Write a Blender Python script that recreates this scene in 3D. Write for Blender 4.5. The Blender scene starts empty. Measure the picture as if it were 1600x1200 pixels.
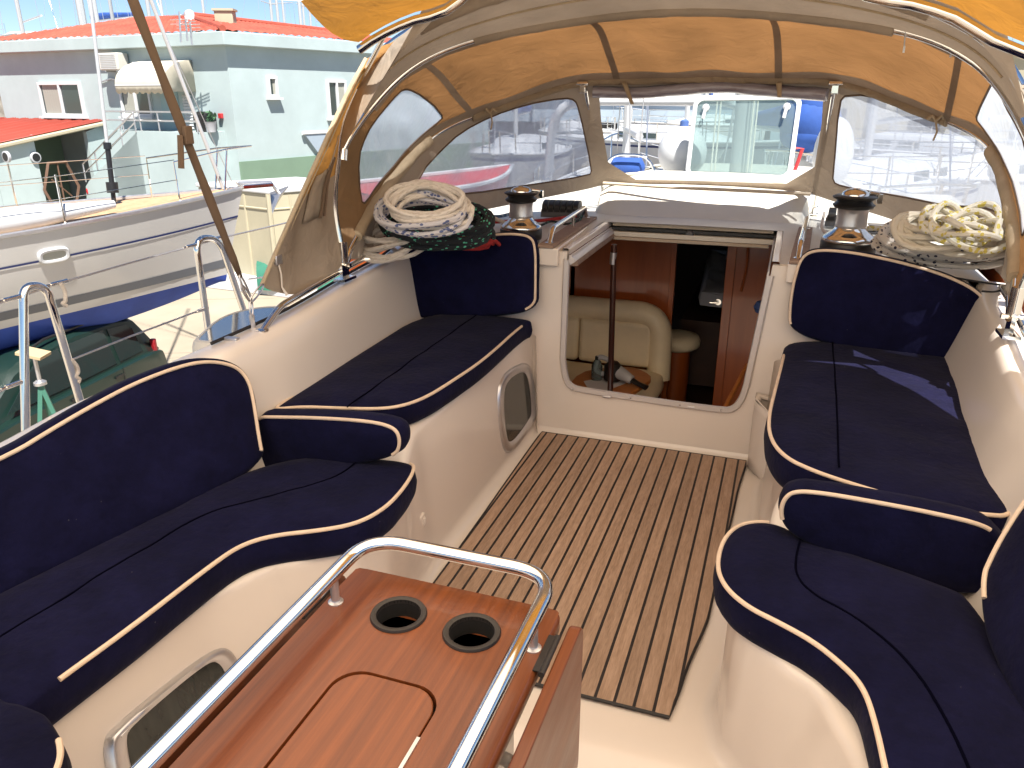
import bpy, bmesh, math, random
from mathutils import Vector, Matrix, noise
from mathutils.geometry import delaunay_2d_cdt
V = Vector
R = math.radians
scene = bpy.context.scene
col = scene.collection
random.seed(7)

# ------------------------------------------------------------ camera
F_PX, CX, CY, VX, VY, EYE = 1200.0, 800.0, 600.0, 1250.0, 150.0, 1.5
cam_d = bpy.data.cameras.new("camera"); cam = bpy.data.objects.new("camera", cam_d); col.objects.link(cam)
PITCH = math.atan((CY - VY) / F_PX)
_u = V((0, math.cos(PITCH), math.sin(PITCH)))
_d = V((VX - CX, -(VY - CY), -F_PX)).normalized(); _d = (_d - _u * _d.dot(_u)).normalized()
_r = _d.cross(_u)
M3 = Matrix((_r, _d, _u))                       # camera vector -> world vector
cam.matrix_world = Matrix.Translation((0, 0, EYE)) @ M3.to_4x4()
cam_d.sensor_width = 36.0; cam_d.lens = 27.0
cam_d.clip_start = 0.05; cam_d.clip_end = 5000
scene.camera = cam
scene.render.resolution_x = 1024; scene.render.resolution_y = 768
# ------------------------------------------------------------ sky, sun, exposure
SUN_DIR = V((0.34, -0.42, 0.95)).normalized()    # from the scene towards the sun
elev = math.asin(SUN_DIR.z); az = math.atan2(SUN_DIR.x, SUN_DIR.y)
w = bpy.data.worlds.new("World"); scene.world = w; w.use_nodes = True
nt = w.node_tree; bg = nt.nodes["Background"]
sky = nt.nodes.new("ShaderNodeTexSky"); sky.sky_type = 'NISHITA'; sky.sun_disc = False
sky.sun_elevation = elev; sky.sun_rotation = az; sky.air_density = 0.75; sky.dust_density = 0.0; sky.ozone_density = 3.0; sky.altitude = 300
nt.links.new(sky.outputs[0], bg.inputs[0]); bg.inputs[1].default_value = 0.055
sd = bpy.data.lights.new("sun", 'SUN'); so = bpy.data.objects.new("sun", sd); col.objects.link(so)
sd.energy = 4.6; sd.angle = R(0.53); sd.color = (1.0, 0.95, 0.87)
so.rotation_euler = SUN_DIR.to_track_quat('Z', 'Y').to_euler()
scene.view_settings.view_transform = 'Standard'; scene.view_settings.look = 'None'
scene.view_settings.exposure = 1.46; scene.view_settings.gamma = 1.0
scene.render.engine = 'CYCLES'
scene.cycles.transparent_max_bounces = 24; scene.cycles.max_bounces = 10; scene.cycles.diffuse_bounces = 6
scene.cycles.transmission_bounces = 8; scene.cycles.glossy_bounces = 4

# ------------------------------------------------------------ pixel of the photograph -> point on a real plane of the place
CAMP = V((0, 0, EYE))
def ray(px, py): return (M3 @ V((px - CX, -(py - CY), -F_PX))).normalized()
def pz(px, py, z): v = ray(px, py); return CAMP + v * ((z - EYE) / v.z)
def pY(px, py, y): v = ray(px, py); return CAMP + v * (y / v.y)
def pX(px, py, x): v = ray(px, py); return CAMP + v * (x / v.x)
def pl(px, py, p0, n): v = ray(px, py); n = V(n); return CAMP + v * (((V(p0) - CAMP).dot(n)) / v.dot(n))
def pD(px, py, D): v = ray(px, py); return CAMP + v * (D / math.hypot(v.x, v.y))   # at horizontal distance D

# ------------------------------------------------------------ material helpers
def mat(name, color=(.5,.5,.5), rough=.5, metal=0.0, spec=.5, coat=0.0, sheen=0.0, var=0.0, vscale=6.0, bump=0.0, bscale=60.0, color2=None, stretch=None, trans=0.0, rvar=0.0):
    m = bpy.data.materials.new(name); m.use_nodes = True
    n = m.node_tree.nodes; l = m.node_tree.links; b = n["Principled BSDF"]
    b.inputs["Base Color"].default_value = (*color, 1); b.inputs["Roughness"].default_value = rough
    b.inputs["Metallic"].default_value = metal; b.inputs["Specular IOR Level"].default_value = spec
    b.inputs["Coat Weight"].default_value = coat; b.inputs["Coat Roughness"].default_value = .08
    b.inputs["Sheen Weight"].default_value = sheen; b.inputs["Transmission Weight"].default_value = trans
    tc = n.new("ShaderNodeTexCoord"); mp = n.new("ShaderNodeMapping"); l.new(tc.outputs["Object"], mp.inputs[0])
    if stretch: mp.inputs["Scale"].default_value = stretch
    if var or color2:
        ns = n.new("ShaderNodeTexNoise"); ns.inputs["Scale"].default_value = vscale; ns.inputs["Detail"].default_value = 6; ns.inputs["Roughness"].default_value = .62
        l.new(mp.outputs[0], ns.inputs[0])
        rp = n.new("ShaderNodeValToRGB"); rp.color_ramp.elements[0].position = .33; rp.color_ramp.elements[1].position = .67
        c2 = color2 or tuple(min(1, c * (1 + var)) for c in color); c1 = color if color2 else tuple(c * (1 - var) for c in color)
        rp.color_ramp.elements[0].color = (*c1, 1); rp.color_ramp.elements[1].color = (*c2, 1)
        l.new(ns.outputs[0], rp.inputs[0]); l.new(rp.outputs[0], b.inputs["Base Color"])
    if rvar:
        n3 = n.new("ShaderNodeTexNoise"); n3.inputs["Scale"].default_value = vscale * 1.7; n3.inputs["Detail"].default_value = 5; l.new(mp.outputs[0], n3.inputs[0])
        mr = n.new("ShaderNodeMapRange"); mr.inputs[3].default_value = max(0, rough - rvar); mr.inputs[4].default_value = min(1, rough + rvar)
        mr.inputs[1].default_value = .3; mr.inputs[2].default_value = .7
        l.new(n3.outputs[0], mr.inputs[0]); l.new(mr.outputs[0], b.inputs["Roughness"])
    if bump:
        n2 = n.new("ShaderNodeTexNoise"); n2.inputs["Scale"].default_value = bscale; n2.inputs["Detail"].default_value = 4; l.new(mp.outputs[0], n2.inputs[0])
        bp = n.new("ShaderNodeBump"); bp.inputs["Strength"].default_value = bump; bp.inputs["Distance"].default_value = .01
        l.new(n2.outputs[0], bp.inputs["Height"]); l.new(bp.outputs[0], b.inputs["Normal"])
    return m

def canvas_mat(name, refl, trans_c, mix=.5, bump=.4):
    m = bpy.data.materials.new(name); m.use_nodes = True
    n = m.node_tree.nodes; l = m.node_tree.links; n.remove(n["Principled BSDF"]); out = n["Material Output"]
    d = n.new("ShaderNodeBsdfDiffuse"); t = n.new("ShaderNodeBsdfTranslucent"); mx = n.new("ShaderNodeMixShader")
    mx.inputs[0].default_value = mix
    tc = n.new("ShaderNodeTexCoord"); ns = n.new("ShaderNodeTexNoise"); ns.inputs["Scale"].default_value = 3.5; ns.inputs["Detail"].default_value = 7
    l.new(tc.outputs["Object"], ns.inputs[0])
    for node, c in ((d, refl), (t, trans_c)):
        rp = n.new("ShaderNodeValToRGB"); rp.color_ramp.elements[0].position = .3; rp.color_ramp.elements[1].position = .7
        rp.color_ramp.elements[0].color = (*[x * .82 for x in c], 1); rp.color_ramp.elements[1].color = (*[min(1, x * 1.12) for x in c], 1)
        l.new(ns.outputs[0], rp.inputs[0]); l.new(rp.outputs[0], node.inputs[0])
    n2 = n.new("ShaderNodeTexNoise"); n2.inputs["Scale"].default_value = 9; n2.inputs["Detail"].default_value = 3; n2.inputs["Distortion"].default_value = 1.2
    l.new(tc.outputs["Object"], n2.inputs[0])
    bp = n.new("ShaderNodeBump"); bp.inputs["Strength"].default_value = bump; bp.inputs["Distance"].default_value = .03
    l.new(n2.outputs[0], bp.inputs["Height"]); l.new(bp.outputs[0], d.inputs["Normal"]); l.new(bp.outputs[0], t.inputs["Normal"])
    l.new(d.outputs[0], mx.inputs[1]); l.new(t.outputs[0], mx.inputs[2]); l.new(mx.outputs[0], out.inputs[0])
    return m

def vinyl_mat(name, haze=.35, tint=(.78,.82,.88), streak=.35):
    m = bpy.data.materials.new(name); m.use_nodes = True
    n = m.node_tree.nodes; l = m.node_tree.links; n.remove(n["Principled BSDF"]); out = n["Material Output"]
    tr = n.new("ShaderNodeBsdfTransparent"); tr.inputs[0].default_value = (*tint, 1)
    tl = n.new("ShaderNodeBsdfTranslucent"); tl.inputs[0].default_value = (.60, .66, .76, 1)
    df = n.new("ShaderNodeBsdfDiffuse"); df.inputs[0].default_value = (.62, .67, .76, 1)
    gl = n.new("ShaderNodeBsdfGlossy"); gl.inputs[1].default_value = .12
    tc = n.new("ShaderNodeTexCoord"); mp = n.new("ShaderNodeMapping"); mp.inputs["Scale"].default_value = (1, 1, .8); l.new(tc.outputs["Object"], mp.inputs[0])
    ns = n.new("ShaderNodeTexNoise"); ns.inputs["Scale"].default_value = 4.5; ns.inputs["Detail"].default_value = 8; ns.inputs["Roughness"].default_value = .72; ns.inputs["Distortion"].default_value = 1.6
    l.new(mp.outputs[0], ns.inputs[0])
    mr = n.new("ShaderNodeMapRange"); mr.inputs[1].default_value = .42; mr.inputs[2].default_value = .75
    mr.inputs[3].default_value = haze; mr.inputs[4].default_value = min(.92, haze + streak); l.new(ns.outputs[0], mr.inputs[0])
    mh = n.new("ShaderNodeMixShader"); mh.inputs[0].default_value = .45; l.new(tl.outputs[0], mh.inputs[1]); l.new(df.outputs[0], mh.inputs[2])
    m1 = n.new("ShaderNodeMixShader"); l.new(mr.outputs[0], m1.inputs[0]); l.new(tr.outputs[0], m1.inputs[1]); l.new(mh.outputs[0], m1.inputs[2])
    m2 = n.new("ShaderNodeMixShader"); m2.inputs[0].default_value = .07; l.new(m1.outputs[0], m2.inputs[1]); l.new(gl.outputs[0], m2.inputs[2])
    bp = n.new("ShaderNodeBump"); bp.inputs["Strength"].default_value = .35; bp.inputs["Distance"].default_value = .015
    n2 = n.new("ShaderNodeTexNoise"); n2.inputs["Scale"].default_value = 6; n2.inputs["Distortion"].default_value = 2; l.new(tc.outputs["Object"], n2.inputs[0])
    l.new(n2.outputs[0], bp.inputs["Height"]); l.new(bp.outputs[0], gl.inputs["Normal"])
    l.new(m2.outputs[0], out.inputs[0])
    return m

def glass_mat(name, tint=(.7,.85,.8), gloss=.05, ior=1.45, body=None, bodymix=.3):
    m = bpy.data.materials.new(name); m.use_nodes = True
    n = m.node_tree.nodes; l = m.node_tree.links; n.remove(n["Principled BSDF"]); out = n["Material Output"]
    tr = n.new("ShaderNodeBsdfTransparent"); tr.inputs[0].default_value = (*tint, 1)
    gl = n.new("ShaderNodeBsdfGlossy"); gl.inputs[1].default_value = gloss
    fr = n.new("ShaderNodeFresnel"); fr.inputs[0].default_value = ior
    src = tr
    if body:
        d = n.new("ShaderNodeBsdfDiffuse"); d.inputs[0].default_value = (*body, 1)
        mb = n.new("ShaderNodeMixShader"); mb.inputs[0].default_value = bodymix
        l.new(tr.outputs[0], mb.inputs[1]); l.new(d.outputs[0], mb.inputs[2]); src = mb
    m2 = n.new("ShaderNodeMixShader"); l.new(fr.outputs[0], m2.inputs[0]); l.new(src.outputs[0], m2.inputs[1]); l.new(gl.outputs[0], m2.inputs[2])
    l.new(m2.outputs[0], out.inputs[0]); return m

def teak_sole_mat():
    m = mat("teak_sole", (.32,.21,.14), .62, color2=(.43,.295,.21), vscale=5, stretch=(14,1.2,1), bump=.25, bscale=40)
    n = m.node_tree.nodes; l = m.node_tree.links; b = n["Principled BSDF"]
    old = b.inputs["Base Color"].links[0].from_socket
    tc = n.new("ShaderNodeTexCoord"); sp = n.new("ShaderNodeSeparateXYZ"); l.new(tc.outputs["Object"], sp.inputs[0])
    def math_(op, a, bb=None):
        k = n.new("ShaderNodeMath"); k.operation = op
        for i, q in enumerate((a, bb)):
            if q is None: continue
            if isinstance(q, (int, float)): k.inputs[i].default_value = q
            else: l.new(q, k.inputs[i])
        return k.outputs[0]
    u = math_('MULTIPLY', math_('ADD', sp.outputs[0], 5.0), 1 / .0519)
    fr = math_('FRACT', u); idx = math_('FLOOR', u)
    wn = n.new("ShaderNodeTexWhiteNoise"); wn.noise_dimensions = '1D'; l.new(idx, wn.inputs[1])
    hs = n.new("ShaderNodeHueSaturation"); l.new(old, hs.inputs["Color"])
    mr = n.new("ShaderNodeMapRange"); mr.inputs[3].default_value = .86; mr.inputs[4].default_value = 1.13; l.new(wn.outputs[0], mr.inputs[0]); l.new(mr.outputs[0], hs.inputs["Value"])
    seam = math_('GREATER_THAN', math_('ABSOLUTE', math_('SUBTRACT', fr, .5)), .418)
    # fine short pores
    ns = n.new("ShaderNodeTexNoise"); ns.inputs["Scale"].default_value = 30; ns.inputs["Detail"].default_value = 3
    mp = n.new("ShaderNodeMapping"); mp.inputs["Scale"].default_value = (9, .9, 1); l.new(tc.outputs["Object"], mp.inputs[0]); l.new(mp.outputs[0], ns.inputs[0])
    mr2 = n.new("ShaderNodeMapRange"); mr2.inputs[1].default_value = .35; mr2.inputs[2].default_value = .6; mr2.inputs[3].default_value = .86; mr2.inputs[4].default_value = 1.03; l.new(ns.outputs[0], mr2.inputs[0])
    mv = n.new("ShaderNodeMix"); mv.data_type = 'RGBA'; mv.blend_type = 'MULTIPLY'; mv.inputs[0].default_value = 1
    l.new(hs.outputs[0], mv.inputs[6]); l.new(mr2.outputs[0], mv.inputs[7])
    mx = n.new("ShaderNodeMix"); mx.data_type = 'RGBA'; l.new(seam, mx.inputs[0]); l.new(mv.outputs[2], mx.inputs[6]); mx.inputs[7].default_value = (.018,.014,.014,1)
    l.new(mx.outputs[2], b.inputs["Base Color"])
    return m

def rope_mat(name, base, fleck, scale=(60, 3), amount=.3, fleck2=None):
    """braided line: uv.x runs along the rope in metres*10, uv.y round it"""
    m = mat(name, base, .8)
    n = m.node_tree.nodes; l = m.node_tree.links; b = n["Principled BSDF"]
    uv = n.new("ShaderNodeUVMap"); mp = n.new("ShaderNodeMapping"); l.new(uv.outputs[0], mp.inputs[0]); mp.inputs["Scale"].default_value = (scale[0], scale[1], 1)
    mp.inputs["Rotation"].default_value = (0, 0, .5)
    vo = n.new("ShaderNodeTexVoronoi"); vo.inputs["Scale"].default_value = 1; l.new(mp.outputs[0], vo.inputs[0])
    lt = n.new("ShaderNodeMath"); lt.operation = 'LESS_THAN'; lt.inputs[1].default_value = amount; l.new(vo.outputs["Distance"], lt.inputs[0])
    mx = n.new("ShaderNodeMix"); mx.data_type = 'RGBA'; l.new(lt.outputs[0], mx.inputs[0]); mx.inputs[6].default_value = (*base, 1); mx.inputs[7].default_value = (*fleck, 1)
    l.new(mx.outputs[2], b.inputs["Base Color"])
    wv = n.new("ShaderNodeTexWave"); wv.inputs["Scale"].default_value = 6; wv.wave_type = 'BANDS'; wv.bands_direction = 'DIAGONAL'
    mp2 = n.new("ShaderNodeMapping"); mp2.inputs["Scale"].default_value = (9, 2, 1); l.new(uv.outputs[0], mp2.inputs[0]); l.new(mp2.outputs[0], wv.inputs[0])
    bp = n.new("ShaderNodeBump"); bp.inputs["Strength"].default_value = .5; bp.inputs["Distance"].default_value = .002
    l.new(wv.outputs[0], bp.inputs["Height"]); l.new(bp.outputs[0], b.inputs["Normal"])
    return m

M = dict(
 gel=mat("gelcoat", (.75,.672,.60), .26, var=.012, vscale=.9, coat=.35),
 deck=mat("deck_white", (.62,.59,.52), .42, var=.05, vscale=4, bump=.08, bscale=220),
 navy=mat("navy_fabric", (.0036,.0038,.0190), .9, color2=(.0064,.0066,.031), vscale=3.6, sheen=.03, bump=.30, bscale=48, spec=.08),
 seam=mat("navy_thread", (.0015,.0015,.006), .95, spec=.02),
 piping=mat("piping_cream", (.72,.56,.42), .6, var=.06, vscale=30),
 teak=teak_sole_mat(),
 caulk=mat("black_caulk", (.015,.012,.012), .6),
 steel=mat("stainless_steel", (.78,.77,.75), .10, metal=1.0, rvar=.06, vscale=9),
 satin=mat("satin_aluminium", (.62,.61,.62), .34, metal=.85, var=.05, vscale=14, rvar=.06),
 alu=mat("white_aluminium", (.62,.58,.56), .35, metal=.25),
 mahog=mat("varnished_mahogany", (.115,.029,.007), .40, color2=(.20,.053,.012), vscale=4.5, stretch=(20,.55,2), coat=.22, bump=.06, bscale=30, rvar=.08),
 mahogd=mat("mahogany_edge", (.13,.028,.008), .42, color2=(.22,.05,.014), vscale=3, stretch=(2,1,9), coat=.3),
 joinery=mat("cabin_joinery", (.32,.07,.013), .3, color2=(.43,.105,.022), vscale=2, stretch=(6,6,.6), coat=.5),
 joinerylit=mat("cabin_table_wood_lit", (.45,.16,.04), .35, color2=(.55,.2,.05), vscale=3, stretch=(1,8,1)),  # brighter copy of the joinery, sunlight put into the colour
 teakw=mat("weathered_teak_trim", (.22,.14,.10), .65, color2=(.32,.22,.16), vscale=4, stretch=(1,9,1), bump=.2, bscale=60),
 teakdeck=mat("teak_deck", (.36,.23,.13), .7, color2=(.47,.31,.18), vscale=4, stretch=(3,3,1)),
 black=mat("black_plastic", (.012,.012,.013), .38, rvar=.08),
 grey=mat("grey_plastic", (.07,.072,.078), .42),
 bronze=mat("dark_bronze", (.022,.017,.014), .5),
 void=mat("black_liner_and_shade", (.006,.005,.005), .8),  # black cup liner; also stands for shade in lid groove and bays
 leather=mat("cream_leather", (.85,.72,.50), .42, var=.06, vscale=5, bump=.35, bscale=9),
 sheet=mat("white_bedding", (.62,.62,.66), .9, bump=.6, bscale=6),
 canvas=canvas_mat("sand_canvas", (.30,.20,.12), (.24,.115,.042), .50),
 canvasd=canvas_mat("double_canvas_hem", (.46,.38,.30), (.21,.16,.115), .26, .35),
 web=mat("brown_webbing", (.13,.085,.055), .9, var=.06, vscale=12, bump=.08, bscale=160),
 vinyl=vinyl_mat("clear_vinyl", .58, streak=.30),
 canvasb=canvas_mat("bimini_front_canvas", (.30,.19,.10), (.42,.18,.025), .55), canvasm=canvas_mat("bimini_fill_canvas", (.62,.50,.40), (.96,.76,.58), .88),
 canvaslt=canvas_mat("sand_canvas_side", (.50,.29,.12), (.62,.27,.05), .42),
 web2=canvas_mat("canvas_reinforcement", (.30,.24,.18), (.26,.17,.09), .25),
 sleeve=canvas_mat("hoop_sleeve_cloth", (.42,.33,.23), (.30,.18,.09), .2, .8),
 rolled=mat("rolled_vinyl", (.20,.17,.20), .25, color2=(.42,.42,.50), vscale=5, stretch=(1,6,6), coat=.6),
 mahog2=mat("varnished_lid", (.13,.034,.008), .40, color2=(.22,.060,.013), vscale=4.5, stretch=(19,.6,2), coat=.22, bump=.06, bscale=30),
 rope_cr=rope_mat("rope_cream", (.72,.66,.54), (.60,.54,.42), (3,2), .25),
 cordk=mat("black_cord", (.012,.012,.014), .8), beigep=mat("beige_plastic", (.52,.46,.38), .4),
 joineryd=mat("dimmed_joinery", (.05,.018,.008), .5, var=.2), darkwood=mat("dark_varnished_post", (.05,.017,.012), .3, coat=.4),
 greyl=mat("light_grey_plastic", (.42,.43,.46), .35), bluecl=mat("blue_cloth", (.06,.12,.32), .8),
 concrete=mat("yard_concrete", (.27,.225,.165), .9, color2=(.35,.30,.23), vscale=.35, bump=.2, bscale=30), jointm=mat("slab_joint", (.28,.23,.18), .95),
 hill=mat("stony_hill", (.20,.16,.11), .95, color2=(.30,.25,.18), vscale=.05, bump=.6, bscale=1), stone=mat("dry_stone", (.16,.14,.12), .95, color2=(.34,.31,.27), vscale=1.6, bump=1, bscale=2),
 mint=mat("mint_render", (.37,.445,.45), .9, var=.07, vscale=.7, bump=.15, bscale=8), mintd=mat("mint_door_shade_tint", (.30,.42,.44), .7), plinth=mat("green_plinth", (.15,.23,.165), .9, var=.06, vscale=1),
 tile=mat("red_roof_tile", (.28,.048,.028), .75, color2=(.40,.085,.05), vscale=1.2), redsheet=mat("red_corrugated", (.33,.05,.032), .55, var=.08, vscale=1),
 whitep=mat("white_paint", (.58,.59,.60), .35, var=.03, vscale=2), creamw=mat("cream_paint", (.42,.38,.27), .7, var=.06, vscale=1.2), creamcloth=mat("cream_awning_cloth", (.50,.46,.37), .85, var=.06, vscale=3),
 acm=mat("beige_casing", (.58,.56,.50), .6), winglass=mat("window_glass", (.03,.045,.045), .06, spec=.8), drape=mat("window_drape", (.30,.30,.26), .9), carglass=mat("car_glass", (.015,.025,.025), .05, spec=.9),
 brownwood=mat("brown_wood", (.12,.065,.04), .7), signred=mat("signal_red", (.45,.03,.035), .5), greencover=mat("green_cover", (.02,.13,.085), .7, var=.15, vscale=4),
 nhull=mat("grey_white_topsides", (.53,.52,.50), .22, var=.03, vscale=1, coat=.4), antiblue=mat("blue_antifouling", (.03,.07,.36), .7, var=.15, vscale=2), antigrey=mat("grey_antifouling", (.10,.13,.18), .7), antired=mat("red_antifouling", (.28,.05,.04), .7), antibeige=mat("beige_underside", (.42,.36,.28), .7),
 navyline=mat("navy_stripe", (.02,.03,.12), .4), greyline=mat("grey_stripe", (.13,.14,.16), .4), redhull=mat("red_hull", (.55,.04,.03), .35), mastm=mat("mast_aluminium", (.52,.52,.52), .38, metal=.35),
 covblue=mat("blue_cover_cloth", (.02,.07,.28), .8, var=.2, vscale=4, bump=.5, bscale=6), covcream=mat("cream_cover_cloth", (.60,.58,.52), .85), standgreen=mat("stand_green", (.04,.14,.10), .5), plywood=mat("plywood", (.42,.32,.19), .8),
 carpaint=mat("dark_green_paint", (.006,.020,.016), .35, coat=.2, rvar=.05), tyre=mat("tyre_rubber", (.015,.015,.015), .85), taillight=mat("red_tail_light", (.22,.01,.015), .15), portg=mat("port_glass_pale", (.33,.34,.30), .15), leaf=mat("plant_leaf", (.05,.13,.06), .6), sandrope=mat("beige_rope", (.58,.50,.38), .85),
 bluegrey=mat("blue_grey_wall", (.30,.36,.42), .8),
 teakpale=mat("bleached_teak", (.42,.35,.27), .7, color2=(.50,.43,.34), vscale=4, stretch=(1,9,9), bump=.2),
 darkpane=mat("smoked_pane", (.010,.014,.014), .12, color2=(.030,.036,.032), vscale=3, stretch=(9,9,.7), spec=.6),
 vinylclear=vinyl_mat("rolled_clear_vinyl", .25, (.55,.55,.62), .3),
 hatchglass=glass_mat("tinted_acrylic", (.66,.76,.75), .04, 1.5, (.35,.45,.46), .25),
 smoke=glass_mat("smoked_acrylic", (.16,.19,.18), .05, 1.55, (.02,.025,.025), .4),
 skyglass=mat("sky_tinted_hatch_lens", (.16,.21,.26), .08, spec=.9, coat=.8),  # blue-grey of the reflected sky is part of the lens colour
 rope_w=rope_mat("rope_white_beige", (.74,.67,.59), (.62,.55,.47), (4,3), .35),
 rope_b=rope_mat("rope_white_blue_fleck", (.64,.62,.64), (.10,.13,.28), (4.5,2), .36),
 rope_k=rope_mat("rope_black_green_fleck", (.012,.016,.022), (.12,.55,.36), (4.5,1.6), .27),
 rope_bl=rope_mat("rope_blue", (.05,.12,.25), (.30,.42,.55), (2.5,2), .3),
 rope_r=rope_mat("rope_red", (.42,.03,.03), (.30,.02,.02), (3,2), .3),
 rope_y=rope_mat("rope_white_yellow_fleck", (.78,.74,.62), (.66,.55,.12), (6.5,1.6), .38),
 rope_d=rope_mat("rope_white_black_fleck", (.70,.66,.60), (.03,.03,.06), (5,1.6), .30),
)

def add_lint(m):
    n = m.node_tree.nodes; l = m.node_tree.links; b = n["Principled BSDF"]; src = b.inputs["Base Color"].links[0].from_socket
    tc = n.new("ShaderNodeTexCoord"); vo = n.new("ShaderNodeTexVoronoi"); vo.inputs["Scale"].default_value = 26; vo.inputs["Randomness"].default_value = 1; l.new(tc.outputs["Object"], vo.inputs[0])
    lt = n.new("ShaderNodeMath"); lt.operation = 'LESS_THAN'; lt.inputs[1].default_value = .045; l.new(vo.outputs["Distance"], lt.inputs[0])
    ns = n.new("ShaderNodeTexNoise"); ns.inputs["Scale"].default_value = 3.0; l.new(tc.outputs["Object"], ns.inputs[0]); gt = n.new("ShaderNodeMath"); gt.operation = 'GREATER_THAN'; gt.inputs[1].default_value = .56; l.new(ns.outputs[0], gt.inputs[0])
    mu = n.new("ShaderNodeMath"); mu.operation = 'MULTIPLY'; l.new(lt.outputs[0], mu.inputs[0]); l.new(gt.outputs[0], mu.inputs[1]); m2 = n.new("ShaderNodeMath"); m2.operation = 'MULTIPLY'; m2.inputs[1].default_value = .35; l.new(mu.outputs[0], m2.inputs[0])
    n2 = n.new("ShaderNodeTexNoise"); n2.inputs["Scale"].default_value = 14; n2.inputs["Detail"].default_value = 8; n2.inputs["Roughness"].default_value = .8; l.new(tc.outputs["Object"], n2.inputs[0])
    rp = n.new("ShaderNodeMapRange"); rp.inputs[1].default_value = .35; rp.inputs[2].default_value = .7; rp.inputs[3].default_value = .75; rp.inputs[4].default_value = 1.35; l.new(n2.outputs[0], rp.inputs[0])
    mm = n.new("ShaderNodeMix"); mm.data_type = 'RGBA'; mm.blend_type = 'MULTIPLY'; mm.inputs[0].default_value = 1; l.new(src, mm.inputs[6]); l.new(rp.outputs[0], mm.inputs[7])
    mx = n.new("ShaderNodeMix"); mx.data_type = 'RGBA'; l.new(m2.outputs[0], mx.inputs[0]); l.new(mm.outputs[2], mx.inputs[6]); mx.inputs[7].default_value = (.18, .17, .17, 1); l.new(mx.outputs[2], b.inputs["Base Color"])
add_lint(M['navy'])
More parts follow.
